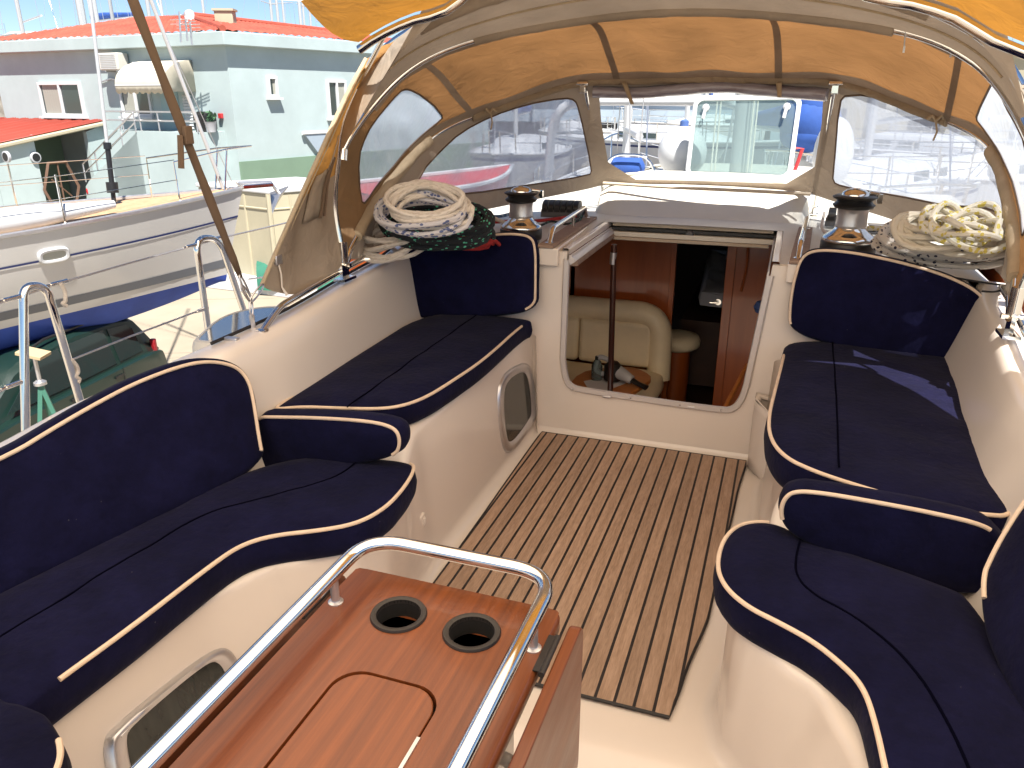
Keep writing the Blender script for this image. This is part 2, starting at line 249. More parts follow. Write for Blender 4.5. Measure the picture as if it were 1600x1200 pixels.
# ------------------------------------------------------------ mesh builder
class MB:
    def __init__(s): s.v = []; s.f = []; s.uv = {}
    def add(s, vs, fs):
        o = len(s.v); s.v += [V(p) for p in vs]; s.f += [tuple(i + o for i in f) for f in fs]; return s
    def box(s, c, d, rot=None, taper=1.0):
        x, y, z = d[0] / 2, d[1] / 2, d[2] / 2
        vs = [V((-x,-y,-z)), V((x,-y,-z)), V((x,y,-z)), V((-x,y,-z)), V((-x*taper,-y*taper,z)), V((x*taper,-y*taper,z)), V((x*taper,y*taper,z)), V((-x*taper,y*taper,z))]
        if rot is not None: vs = [rot @ p for p in vs]
        return s.add([p + V(c) for p in vs], [(3,2,1,0),(4,5,6,7),(0,1,5,4),(1,2,6,5),(2,3,7,6),(3,0,4,7)])
    def prism(s, poly, ext):
        """poly: 3D points, ext: extrusion vector"""
        n = len(poly); ext = V(ext)
        a = [V(p) for p in poly]; b = [p + ext for p in a]
        return s.add(a + b, [tuple(range(n - 1, -1, -1)), tuple(range(n, 2 * n))] + [(i, (i + 1) % n, n + (i + 1) % n, n + i) for i in range(n)])
    def loft(s, rings, closed=False, capa=False, capb=False):
        m = len(rings[0]); o = len(s.v)
        for r in rings: s.v += [V(p) for p in r]
        for i in range(len(rings) - 1):
            for j in range(m if closed else m - 1):
                k = (j + 1) % m
                s.f.append((o + i*m + j, o + i*m + k, o + (i+1)*m + k, o + (i+1)*m + j))
        if capa: s.f.append(tuple(o + j for j in range(m - 1, -1, -1)))
        if capb: s.f.append(tuple(o + (len(rings)-1)*m + j for j in range(m)))
        return s
    def tube(s, pts, r, seg=10, closed=False, caps=True, flat=1.0, uv=False):
        pts = [V(p) for p in pts]; n = len(pts)
        if n < 2: return s
        rad = r if isinstance(r, (list, tuple)) else [r] * n
        T = []
        for i in range(n):
            a = pts[(i - 1) % n] if (closed or i > 0) else pts[i]; b = pts[(i + 1) % n] if (closed or i < n - 1) else pts[i]
            t = (b - a); T.append(t.normalized() if t.length > 1e-9 else V((0,0,1)))
        up = V((0,0,1)) if abs(T[0].z) < .9 else V((1,0,0))
        N = (up - T[0] * up.dot(T[0])).normalized(); rings = []; L = 0; Ls = []
        for i in range(n):
            if i: L += (pts[i] - pts[i-1]).length
            Ls.append(L)
            N = (N - T[i] * N.dot(T[i])); N = N.normalized() if N.length > 1e-6 else T[i].orthogonal().normalized()
            B = T[i].cross(N)
            rings.append([pts[i] + N * (math.cos(2*math.pi*k/seg) * rad[i] * flat) + B * (math.sin(2*math.pi*k/seg) * rad[i]) for k in range(seg)])
        o = len(s.v); f0 = len(s.f)
        s.loft(rings, closed=True, capa=caps and not closed, capb=caps and not closed)
        if uv:
            for i in range(n - 1):
                for j in range(seg):
                    s.uv[f0 + i*seg + j] = [(Ls[i]*10, j/seg*2), (Ls[i]*10, (j+1)/seg*2), (Ls[i+1]*10, (j+1)/seg*2), (Ls[i+1]*10, j/seg*2)]
        if closed:
            m = seg; a = o + (n-1)*m
            for j in range(m): k = (j+1) % m; s.f.append((a+j, a+k, o+k, o+j))
        return s
    def lathe(s, prof, c, axis=(0,0,1), seg=32, cap=True):
        """prof: (r, h)"""
        ax = V(axis).normalized(); a = ax.orthogonal().normalized(); b = ax.cross(a); c = V(c)
        return s.loft([[c + ax*h + a*(math.cos(2*math.pi*k/seg)*r) + b*(math.sin(2*math.pi*k/seg)*r) for k in range(seg)] for r, h in prof], closed=True, capa=cap, capb=cap)
    def build(s, name, m, parent=None, smooth=True, bevel=0.0, solid=0.0, label=None, cat=None, group=None, kind=None, ang=38, sub=0, weld=False):
        me = bpy.data.meshes.new(name); me.from_pydata([tuple(p) for p in s.v], [], s.f)
        if s.uv:
            ul = me.uv_layers.new(name="UVMap")
            for fi, uvs in s.uv.items():
                ls = me.polygons[fi].loop_start
                for k, q in enumerate(uvs): ul.data[ls + k].uv = q
        bm = bmesh.new(); bm.from_mesh(me)
        if weld: bmesh.ops.remove_doubles(bm, verts=bm.verts, dist=1e-5)
        bmesh.ops.recalc_face_normals(bm, faces=bm.faces)
        if smooth:
            ca = math.radians(ang)
            for f in bm.faces: f.smooth = True
            for e in bm.edges:
                if len(e.link_faces) == 2 and e.calc_face_angle(0) > ca: e.smooth = False
        bm.to_mesh(me); bm.free()
        o = bpy.data.objects.new(name, me); col.objects.link(o); me.materials.append(m)
        if parent is not None: o.parent = parent; o.matrix_parent_inverse = parent.matrix_world.inverted() if parent.type != 'EMPTY' else Matrix.Translation(-parent.location)
        if bevel:
            bv = o.modifiers.new("bevel", 'BEVEL'); bv.width = bevel; bv.segments = 3; bv.limit_method = 'ANGLE'; bv.angle_limit = R(40); bv.harden_normals = False
        if sub:
            sm = o.modifiers.new("sub", 'SUBSURF'); sm.levels = sub; sm.render_levels = sub
        if solid:
            sm = o.modifiers.new("solid", 'SOLIDIFY'); sm.thickness = solid; sm.offset = 0
        tag(o, label, cat, group, kind); return o

def tag(o, label=None, cat=None, group=None, kind=None):
    if label: o["label"] = label
    if cat: o["category"] = cat
    if group: o["group"] = group
    if kind: o["kind"] = kind
    return o
def thing(name, loc, label, cat, group=None):
    o = bpy.data.objects.new(name, None); col.objects.link(o); o.location = V(loc); o.empty_display_size = .1
    return tag(o, label, cat, group)
def copy_thing(root, delta, label=None):
    def rec(o, par):
        c = o.copy(); col.objects.link(c)
        if par is not None: c.parent = par
        for ch in list(o.children): rec(ch, c)
        return c
    kids = rec(root, None); kids.location = root.location + V(delta)
    if label: kids["label"] = label
    return kids

def lerp_tab(tab, x):
    if x <= tab[0][0]: return tab[0][1]
    for (a, b), (c, d) in zip(tab, tab[1:]):
        if x <= c:
            t = (x - a) / (c - a); t = t * t * (3 - 2 * t) * .5 + t * .5
            return b + (d - b) * t
    return tab[-1][1]
def catmull(pts, n=8, closed=False):
    pts = [V(p) for p in pts]; out = []; m = len(pts)
    rng = range(m if closed else m - 1)
    for i in rng:
        if closed: p0, p1, p2, p3 = pts[(i-1) % m], pts[i], pts[(i+1) % m], pts[(i+2) % m]
        else:
            p1, p2 = pts[i], pts[i+1]; p0 = pts[i-1] if i else p1 * 2 - p2; p3 = pts[i+2] if i + 2 < m else p2 * 2 - p1
        for k in range(n):
            t = k / n
            out.append(.5 * ((2*p1) + (p2 - p0)*t + (2*p0 - 5*p1 + 4*p2 - p3)*t*t + (3*p1 - p0 - 3*p2 + p3)*t*t*t))
    if not closed: out.append(pts[-1])
    return out
def chaikin(pts, k=3, closed=True):
    pts = [V(p) for p in pts]
    for _ in range(k):
        q = []; m = len(pts)
        for i in range(m if closed else m - 1):
            a, b = pts[i], pts[(i+1) % m]; q += [a*.75 + b*.25, a*.25 + b*.75]
        if not closed: q = [pts[0]] + q + [pts[-1]]
        pts = q
    return pts
def roundpath(pts, r, n=6):
    """polyline with its inner corners rounded"""
    pts = [V(p) for p in pts]; out = [pts[0]]
    for i in range(1, len(pts) - 1):
        a, b, c = pts[i-1], pts[i], pts[i+1]; r1 = min(r, (a-b).length*.49, (c-b).length*.49)
        p, q = b + (a-b).normalized()*r1, b + (c-b).normalized()*r1
        for k in range(n + 1):
            t = k / n; out.append(p*(1-t)**2 + b*2*t*(1-t) + q*t*t)
    out.append(pts[-1]); return out
def mesh_poly(outline2d, spacing=None, holes=()):
    """constrained triangulation of a 2D outline with grid points inside: returns verts, tris"""
    vs = [V((p[0], p[1])) for p in outline2d]; n = len(vs); edges = [(i, (i+1) % n) for i in range(n)]
    for h in holes:
        o = len(vs); vs += [V((p[0], p[1])) for p in h]; edges += [(o+i, o+(i+1) % len(h)) for i in range(len(h))]
    def inside(p, poly):
        c = False; j = len(poly) - 1
        for i in range(len(poly)):
            a, b = poly[i], poly[j]
            if (a[1] > p[1]) != (b[1] > p[1]) and p[0] < (b[0]-a[0])*(p[1]-a[1])/(b[1]-a[1]) + a[0]: c = not c
            j = i
        return c
    if spacing:
        xs = [p.x for p in vs[:n]]; ys = [p.y for p in vs[:n]]
        y = min(ys) + spacing/2; row = 0
        while y < max(ys):
            x = min(xs) + spacing*(.5 + .5*(row % 2))
            while x < max(xs):
                if inside((x, y), outline2d) and not any(inside((x, y), h) for h in holes):
                    if min((V((x, y)) - q).length for q in vs[:n + sum(len(h) for h in holes)]) > spacing*.45: vs.append(V((x, y)))
                x += spacing
            y += spacing*.87; row += 1
    rv, re, rf, *_ = delaunay_2d_cdt(vs, edges, [], 0, 1e-6)
    tris = []
    for f in rf:
        c = sum((rv[i] for i in f), V((0, 0))) / len(f)
        if inside(c, outline2d) and not any(inside(c, h) for h in holes): tris.append(tuple(f))
    return [V((p.x, p.y)) for p in rv], tris

# ------------------------------------------------------------ upholstered cushion
def cushion(name, label, cat, outline, origin, ex, ey, thick, pipe=None, pin=None, pr=.0055, bulge=.012, rnd=.022, seams=(), group=None, m=None, chk=3, grid=.035, pipe2=None, under=True):
    """outline: 2D control points in the plane (origin, ex, ey); the body hangs thick below along -ez"""
    m = m or M['navy']; origin = V(origin); ex = V(ex).normalized(); ey = V(ey); ey = (ey - ex*ey.dot(ex)).normalized(); ez = ex.cross(ey)
    o2 = [V((p[0], p[1])) for p in outline]
    K = 2 ** chk; ctrl = o2; o2 = [V((p.x, p.y)) for p in [q.to_2d() if len(q) == 3 else q for q in chaikin2(o2, chk)]]
    n = len(o2)
    area = sum(o2[i].x*o2[(i+1) % n].y - o2[(i+1) % n].x*o2[i].y for i in range(n))
    sgn = 1 if area > 0 else -1
    nor = []
    for i in range(n):
        t = (o2[(i+1) % n] - o2[i-1]).normalized(); nor.append(V((t.y, -t.x)) * sgn)     # outward
    def W(p, h): return origin + ex*p.x + ey*p.y + ez*h
    root = thing(name, W(sum(o2, V((0,0)))/n, -thick), label, cat, group)
    mb = MB()
    rings = []
    steps = [(.0, -thick + .0)] if False else []
    prof = [(rnd*1.2, -thick), (rnd*.35, -thick + rnd*.3), (0, -thick + rnd), (-.004, -thick*.5), (0, -rnd), (rnd*.10, -rnd*.5), (rnd*.32, -rnd*.16), (rnd*.7, .0)]
    for ins, h in prof: rings.append([W(o2[i] - nor[i]*(ins + .0015*noise.noise(V((i*.21, h*9, 3)))), h) for i in range(n)])
    mb.loft(rings, closed=True, capa=True)
    inner = [o2[i] - nor[i]*(rnd*.7 + .0015*noise.noise(V((i*.21, 0, 3)))) for i in range(n)]
    vs, ts = mesh_poly(inner, grid)
    out = []
    for p in vs:
        d = min(((inner[i] + inner[(i+1) % n])*.5 - p).length for i in range(0, n))
        dd = min((q - p).length for q in inner); d = min(d, dd)
        h = bulge * (1 - math.exp(-d / .05)) + (0 if dd < 1e-6 else .0060 * noise.noise(V((p.x*6, p.y*6, origin.x))) * min(1, d/.03) + .0026*noise.noise(V((p.x*19, p.y*13, origin.y))) * min(1, d/.03))
        out.append(W(p, h if dd > 1e-6 else 0))
    mb.add(out, ts)
    mb.build('cushion_cover', m, root, ang=60, weld=True)
    def pipe_path(a, b, h, ins):
        i0, i1 = int(a*K), int(b*K); pts = []
        for i in range(i0, i1 + 1): pts.append(W(o2[i % n] - nor[i % n]*ins, h))
        return pts
    if pipe:
        P = MB(); a, b = pipe
        if b - a >= len(ctrl) - .01: P.tube(pipe_path(a, a + len(ctrl), -rnd*.12, rnd*.22)[:-1], pr, 8, closed=True)
        else: P.tube(pipe_path(a, b, -rnd*.12 if pin is None else bulge*.25, rnd*.22 if pin is None else pin), pr, 8)
        P.build('piping', M['piping'], root)
    for sm in seams:
        S = MB(); pts = catmull([V((p[0], p[1], 0)) for p in sm], 8)
        S.tube([W(V((p.x, p.y)), bulge*.95 + .0006 + .0060 * noise.noise(V((p.x*6, p.y*6, origin.x))) + .0026*noise.noise(V((p.x*19, p.y*13, origin.y)))) for p in pts], .0030, 6, flat=.6); S.build('seam', M['seam'], root)
    return root
def chaikin2(pts, k):
    for _ in range(k):
        q = []; m = len(pts)
        for i in range(m):
            a, b = pts[i], pts[(i+1) % m]; q += [a*.75 + b*.25, a*.25 + b*.75]
        pts = q
    return pts
# ============================================================ OUR YACHT: cockpit moulding, sole, bulkhead, coachroof
C = -0.49                                      # centreline of the cockpit
S0 = [(.0,.66),(1.2,.64),(1.4,.585),(1.55,.52),(1.7,.49),(1.9,.505),(2.1,.53),(3.3,.535)]
S1 = [(.0,.76),(.8,.74),(1.2,.725),(1.38,.665),(1.46,.57),(1.54,.50),(1.66,.475),(1.83,.50),(1.95,.545),(2.12,.575),(2.4,.565),(3.3,.555)]
ZS = [(1.80,.365),(1.88,.372),(2.02,.47),(3.3,.475)]
S2 = [(.0,1.10),(1.0,1.08),(1.75,.98),(2.0,.985),(3.0,1.05),(3.3,1.06)]
S3 = [(.0,1.27),(1.0,1.24),(1.4,1.21),(1.65,1.16),(1.82,1.085),(2.2,1.07),(3.0,1.13),(3.4,1.17)]
ZR = [(.0,.62),(1.0,.665),(1.65,.735),(1.82,.772),(3.0,.82),(3.4,.86)]
ZF = [(.0,-.12),(1.15,-.10),(1.36,-.05),(1.48,-.014),(3.3,-.012)]
yacht = thing('sailing_yacht', (C, 3.3, -.5), 'cream sailing yacht seen from its own cockpit, with teak sole and open companionway', 'sailing boat')
def section(y, sg=-1):
    s0, s1, zs, s2, s3, zr, zf = [lerp_tab(t, y) for t in (S0, S1, ZS, S2, S3, ZR, ZF)]
    s0 = min(s0, s1 - .004)
    if sg > 0: s2 += .035; s3 += .065
    p = [(0, zf), (s0 - .048, zf)]
    for k in range(1, 7):                      # cove at the foot of the locker
        a = k / 6 * math.pi / 2; p.append((s0 - .048 + .045 * math.sin(a), zf + .045 * (1 - math.cos(a))))
    x0 = p[-1][0]; z0 = p[-1][1]; r = .035
    for k in range(1, 7):
        t = k / 7; p.append((x0 + (s1 - .004 - x0) * t, z0 + (zs - r - z0) * t))
    for k in range(0, 6):
        a = k / 5 * math.pi / 2; p.append((s1 + r * (1 - math.cos(a)), zs - r + r * math.sin(a)))
    p += [(s2 - .03, zs), (s2 - .008, zs + .006), (s2, zs + .025)]
    for k in range(1, 5): p.append((s2 + (s3 - .03 - s2) * k / 5, zs + .025 + (zr - .04 - zs - .025) * k / 5))
    p += [(s3 - .026, zr - .03), (s3 - .014, zr - .01), (s3, zr - .001), (s3 + .02, zr), (s3 + .08, zr - .004), (s3 + .10, zr - .012), (s3 + .118, zr - .035), (s3 + .15, zr - .16),
          (s3 + .18, .50), (s3 + .20, .475), (1.53, .46), (1.56, .46), (1.565, .50), (1.60, .505), (1.605, .46), (1.66, .0), (1.62, -.5), (1.35, -1.1), (.7, -1.45), (0, -1.5)]
    return p
mb = MB()
ys = [0.0 + i * .035 for i in range(94)]
ys = [y for y in ys if y < 3.27] + [3.27]
for sg in (-1, 1): mb.loft([[V((C + sg * s, y, z)) for s, z in section(y, sg)] for y in ys])
mb.build('cockpit_moulding', M['gel'], yacht, weld=True, ang=50)

# teak panel let into the sole
def solex(y, side): return C + side * lerp_tab([(1.6,.358),(1.76,.373),(2.06,.41),(2.9,.436),(3.2,.454)] if side > 0 else [(1.6,.455),(2.0,.461),(3.2,.486)], y)
yy = [1.603 + i * (3.212 - 1.603) / 30 for i in range(31)]
outl = [V((solex(y, -1), y, 0)) for y in yy] + [V((solex(y, 1), y, 0)) for y in reversed(yy)]
cc = sum(outl, V()) / len(outl)
sole = MB().prism([p + V((0, 0, -.0135)) for p in outl], (0, 0, .0135)).build('teak_sole', M['teak'], yacht, bevel=.003)
MB().tube([p + V((0,0,-.004)) for p in outl], .0055, 6, closed=True).build('sole_margin', M['caulk'], yacht)

# bulkhead with the companionway opening
YB = 3.24
def bx(px, py): p = pY(px, py, YB); return V((p.x, p.z))
hole = [bx(*q) for q in ((886,405),(880,560),(884,592),(893,604),(910,609),(1128,641),(1148,638),(1160,622),(1167,600),(1204,430))]
zt = .90
hole_in = chaikin([V((p.x, p.y, 0)) for p in hole[1:-1]], 2, closed=False)
hp = [(hole[0].x, zt - .001)] + [(hole[0].x, hole[0].y)] + [(p.x, p.y) for p in hole_in] + [(hole[-1].x, hole[-1].y), (hole[-1].x + .004, zt - .001)]
bl = [(C-1.22, -.05), (C+1.22, -.05), (C+1.22, .80), (C+1.15, .858), (hp[-1][0] + .002, .862)] + [(p[0], min(p[1], .862)) for p in reversed(hp)] + [(hp[0][0] - .002, .862), (C-1.15, .858), (C-1.22, .80)]
vs, ts = mesh_poly(bl)
mb = MB()
for yo in (YB, YB + .03): mb.add([V((p.x, yo, p.y)) for p in vs], ts)
# coves: foot and corners of the bulkhead
for sg in (-1, 1):
    mb.loft([[V((C + sg * (.515 + .012 * (z > .1) + .052 * (1 - math.cos(a)) - .01), YB - .05 * (1 - math.sin(a)) + .003, z)) for a in [k * math.pi / 2 / 6 for k in range(7)]] for z in (-.01, .05, .47)])
mb.loft([[V((x, YB - .045 * (1 - math.sin(a)) + .004, -.010 + .045 * (1 - math.cos(a)))) for a in [k * math.pi / 2 / 6 for k in range(7)]] for x in (C - .52, C + .52)])
mb.build('bulkhead', M['gel'], yacht, weld=True)

# companionway frame: aluminium moulding round the opening
fr = [V((p[0], YB - .008, p[1])) for p in hp[1:-1]]
mb = MB()
def band(path, w, d, yf):
    """flat band along an open path in the XZ plane"""
    rings = []
    for i, p in enumerate(path):
        a = path[max(i-1, 0)]; b = path[min(i+1, len(path)-1)]; t = (b - a).normalized(); nrm = V((t.z, 0, -t.x))
        rings.append([p + nrm*(-w/2) + V((0, yf, 0)), p + nrm*(-w/2*.8) + V((0, yf-d, 0)), p + nrm*(w/2*.55) + V((0, yf-d, 0)), p + nrm*(w/2) + V((0, yf-d*.2, 0)), p + nrm*(w/2) + V((0, yf+.03, 0))])
    return rings
mb.loft(band(fr, .030, .012, .004)); mb.build('companionway_frame', M['alu'], yacht, weld=True)
mb = MB()
for px, py in ((895,609),(985,622),(1062,633),(1126,641)):
    p = pY(px, py, YB - .02); MB().lathe([(.0,.003),(.004,.002),(.005,0)], p, (0,-1,0), 10).build('frame_screw', M['steel'], yacht)
p = pY(948, 620, YB - .014); MB().box(p, (.04, .012, .01)).build('frame_catch', M['satin'], yacht, bevel=.003)
p = pY(1080, 636, YB - .014); MB().box(p, (.03, .012, .008)).build('frame_catch', M['satin'], yacht, bevel=.003)

# coachroof: cambered deck with the hatch opening cut out
OL, OR_, OF = -.868, -.034, 4.02
def roofz(x, y):
    s = abs(x - (C + .02)); z = .858 + .025 * max(0, 1 - (s / 1.1) ** 2) * min(1, max(0, (y - 3.3) / .6))
    if s > 1.18: z -= (s - 1.18) ** 1.4 * 1.5
    z += max(0, (y - 4.2)) * -.012
    return z
xs = [C + .02 + k * .06 for k in range(-27, 28)]; mb = MB()
xs = sorted(set([round(x, 4) for x in xs if abs(x - OL) > .03 and abs(x - OR_) > .03] + [OL - .035, OR_ + .035]))
ysr = sorted(set([3.24, 3.30, 3.36] + [round(3.44 + .08 * k, 3) for k in range(7)] + [OF] + [4.1 + .12 * k for k in range(40)]))
grid_i = {}
for i, x in enumerate(xs):
    for j, y in enumerate(ysr):
        narrow = 1 - max(0, y - 4.5) * .05
        grid_i[i, j] = len(mb.v); mb.v.append(V(((C + .02) + (x - C - .02) * narrow, y, roofz(x, y))))
for i in range(len(xs) - 1):
    for j in range(len(ysr) - 1):
        if xs[i] >= OL - .036 and xs[i+1] <= OR_ + .036 and ysr[j+1] <= OF + .001: continue
        mb.f.append((grid_i[i,j], grid_i[i+1,j], grid_i[i+1,j+1], grid_i[i,j+1]))
mb.build('coachroof', M['deck'], yacht, weld=True)
# hull and side deck forward of the cockpit
mb = MB()
def fsec(y):
    k = 1 - max(0, (y - 3.3)) ** 2 * .012
    return [(1.10*k, .84), (1.30*k, .70), (1.36*k, .56), (1.42*k, .53), (1.64*k, .52), (1.66*k, .56), (1.70*k, .55), (1.72*k, .2), (1.6*k, -.5), (1.2*k, -1.1), (.5*k, -1.45), (0, -1.5)]
for sg in (-1, 1): mb.loft([[V((C + sg * s, y, z)) for s, z in fsec(y)] for y in [3.2 + .4 * k for k in range(20)]])
mb.build('hull', M['deck'], yacht, weld=True)

# sea hood (garage) ahead of the hatch, its raised shoulders and breakwater
mb = MB(); rings = []
for y, z, s in ((4.27,.866,.50),(4.30,.885,.52),(4.40,.935,.545),(4.48,.985,.56),(4.55,1.010,.57),(4.64,1.018,.575),(5.4,1.02,.56),(5.45,.87,.6)):
    r = []
    for k in range(-12, 13):
        u = k / 12; zz = z + .012 * (1 - u*u)
        if abs(u) > .9: zz -= (abs(u) - .9) * .35
        r.append(V((C + .02 + u * s, y, zz)))
    r = [V((r[0].x - .03, y, .85))] + r + [V((r[-1].x + .03, y, .85))]
    rings.append(r)
mb.loft(rings); mb.build('hatch_garage', M['deck'], yacht, weld=True, ang=30)

# hatch slides, lens plates and wooden trims on either side of the opening
for sg, xo, nm in ((-1, OL, 'l'), (1, OR_, 'r')):
    mb = MB()
    prof = [(.035,.845),(.036,.872),(.030,.878),(.008,.878),(.004,.872),(.0035,.850)]
    mb.loft([[V((xo + sg * s, y, z)) for s, z in prof] for y in (3.235, OF + .16)], capa=False); mb.build('hatch_coaming', M['gel'], yacht, bevel=.002)
    mb = MB(); prof = [(.0,.850),(-.010,.851),(-.012,.842),(-.026,.832),(-.029,.824),(-.003,.805),(.002,.83)]
    mb.loft([[V((xo + sg * s * (1 if sg < 0 else .3), y, z)) for s, z in prof] for y in (3.225, OF + .06)], closed=True, capa=True, capb=True); mb.build('hatch_slide', M['alu'], yacht, bevel=.0015)
    mb = MB(); k = 1 if sg < 0 else .3
    mb.loft([[V((xo + sg * s * k, y, z)) for s, z in ((-.026,.823),(-.032,.812),(-.031,.800),(-.0,.798),(.0,.81))] for y in (3.25, OF + .02)], closed=True, capa=True, capb=True); mb.build('opening_trim', M['teakw'], yacht)
# teak pads under the handrails, standing on white plinths
def pad(pts, z0, z1):
    a = [V((p[0], p[1], z0)) for p in pts]; return a
for sg, x0, x1, xa, xb in ((-1, -1.005, -.935, -1.04, -.955), (1, .035, .105, .07, .135)):
    mb = MB(); poly = [(x0, 3.20), (x1, 3.20), (xb, 4.10), (xa, 4.10)]
    mb.prism([V((x, y, .80)) for x, y in [(x0 - .004, 3.21), (x1 + .02*(1 if sg<0 else 0), 3.21), (xb, 4.12), (xa, 4.12)]], (0, 0, .078)); mb.build('rail_plinth', M['gel'], yacht, bevel=.006)
    mb = MB(); mb.prism([V((x, y, .879)) for x, y in poly], (0, 0, .014)); mb.build('teak_pad', M['teakw'], yacht, bevel=.003)
    mx0 = (x0 + x1) / 2; mx1 = (xa + xb) / 2
    def rp(t, h): return V((mx0 + (mx1 - mx0) * t, 3.26 + .78 * t, .893 + h))
    mb = MB(); mb.tube(roundpath([rp(0, -.004), rp(.07, .055), rp(.93, .062), rp(1, -.004)], .03), .0115, 14); mb.tube([rp(.6, -.004), rp(.6, .058)], .009, 10)
    mb.lathe([(.02,.0),(.02,.004),(.012,.006)], rp(0, -.002), seg=16); mb.lathe([(.02,.0),(.02,.004),(.012,.006)], rp(1, -.002), seg=16)
    mb.build('handrail', M['steel'], yacht)
# sliding hatch pushed forward: clear aft edge, dark gasket, teak strip
hz = .842
hatch = thing('sliding_hatch', (C + .02, OF + .1, .83), 'smoked acrylic sliding hatch pushed forward over the companionway, teak strip on its edge', 'hatch')
MB().box(((OL + OR_) / 2, OF + .22, hz + .006), (OR_ - OL + .01, .40, .010)).build('hatch_panel', M['hatchglass'], hatch, bevel=.002)
MB().box(((OL + OR_) / 2, OF + .02, hz + .004), (OR_ - OL + .012, .014, .016)).build('gasket', M['black'], hatch, bevel=.002)
mb = MB().box(((OL + OR_) / 2 - .0, OF + .065, hz + .026), (OR_ - OL - .02, .075, .022)); mb.build('teak_strip', M['teakpale'], hatch, bevel=.004)
mb = MB().box(((OL + OR_) / 2, OF - .01, .80), (OR_ - OL - .05, .016, .016)); mb.build('head_trim', M['teakpale'], yacht, bevel=.003)
mb = MB().box(((OL + OR_) / 2, OF + .02, .822), (OR_ - OL + .02, .05, .022)); mb.build('head_lining', M['deck'], yacht)
c = V(((OL + OR_) / 2 - .0, OF + .008, hz - .006)); mb = MB(); mb.lathe([(.0,.012),(.018,.012),(.022,.004),(.022,-.004)], c, (0,-1,0), 20); mb.build('hatch_lock', M['grey'], hatch)

# portlights in the locker fronts
def portlight(pix, x_fn, label, frame_w=.03):
    """pix: corner pixels of the outer frame; they lie on the locker face, a plane of slightly leaning x"""
    pts = [x_fn(*q) for q in pix]; c = sum(pts, V()) / len(pts)
    nrm = (pts[1] - pts[0]).cross(pts[2] - pts[0]).normalized()
    if nrm.x < 0: nrm = -nrm
    outer = chaikin2_3(pts, 3)
    def shrink(r, k, h): return [c + (p - c) * k + nrm * h for p in r]
    f = MB(); f.loft([shrink(outer, 1.0, -.012), shrink(outer, .99, .010), shrink(outer, .95, .015), shrink(outer, .82, .014), shrink(outer, .76, .002)], closed=True)
    t = thing('portlight', c, label, 'portlight'); f.build('frame', M['satin'], t, ang=60)
    g = MB(); g.add(shrink(outer, .78, .0045), [tuple(range(len(outer)))]); g.build('pane', M['darkpane'], t)
    k = MB(); cl = sum(shrink(pts, .87, .012)[:2], V()) / 2; k.box(cl, (.008, .022, .008)); k.build('catch', M['satin'], t, bevel=.002)
    return t
def chaikin2_3(pts, k):
    return chaikin([V(p) for p in pts], k, closed=True)
M['curtain'] = mat("curtain_cloth", (.30,.33,.30), .9, var=.2, vscale=8)
def side_plane(xa, za, xb, zb):                 # locker face through (xa,za) foot and (xb,zb) top
    n = V((zb - za, 0, -(xb - xa))).normalized(); return lambda px, py: pl(px, py, (xa, 0, za), n)
fwd_face = side_plane(C-.531, .033, C-.558, .44)
portlight([(775,622),(782,585),(818,562),(830,580),(836,645),(832,660),(795,712),(782,700)], fwd_face, 'grey-framed portlight low in the locker side, next to the companionway')
aft_face = side_plane(C-.628, -.05, C-.722, .33)
portlight([(164,1165),(180,1135),(335,1008),(362,1016),(378,1062),(372,1090),(210,1260),(182,1250)], aft_face, 'large grey-framed portlight below the long curved seat, half hidden by the table rail')

# small fittings on the moulding
c = fwd_face(655, 812); mb = MB(); mb.box(c + V((.012, 0, 0)), (.012, .030, .05), Matrix.Rotation(R(12), 3, 'X')); mb.box(c + V((.02, 0, 0)), (.008, .014, .026)); mb.build('socket_cover', M['gel'], yacht, bevel=.004)
c = pX(1185, 640, C + .50); mb = MB()
# moulded pocket (winch-handle holder) on the starboard corner of the bulkhead
ph = [V((C + .535, 3.02, .30)), V((C + .462, 3.16, .315)), V((C + .462, 3.235, .315)), V((C + .54, 3.235, .305))]
mb.loft([[V((p.x, p.y, z + (0 if z < .2 else 0))) for p in ph] for z in (0.0, .05, .27, .30)], closed=False)
mb.loft([[p + V((0,0,-.002)) for p in ph], [p + V((0,.0,-.02)) + (V((C+.52,3.18,p.z)) - p) * .35 for p in ph]])
mb.build('winch_handle_pocket', M['gel'], yacht, solid=.006, weld=True)
# stainless rails along the coaming
def coam(y, sg, dz=0, ds=0): return V((C + sg * (lerp_tab(S3, y) + .035 + (.065 if sg > 0 else 0) + ds), y, lerp_tab(ZR, y) + dz))
for sg in (-1, 1):
    mb = MB(); path = roundpath([coam(2.02, sg, -.006, -.02), coam(2.14, sg, .045, -.005), coam(2.4, sg, .05), coam(2.75, sg, .05), coam(3.06, sg, .05), coam(3.16, sg, -.004, .01)], .04)
    mb.tube(path, .0115, 14)
    for y in (2.02,): mb.lathe([(.022,0),(.022,.004),(.012,.007)], coam(y, sg, -.002, -.02), seg=16)
    mb.build('coaming_rail', M['steel'], yacht)
    mb = MB(); mb.tube([coam(y, sg, .004, .035) for y in [1.85 + .1 * k for k in range(14)]], .006, 6); mb.build('coaming_track', M['caulk'], yacht)
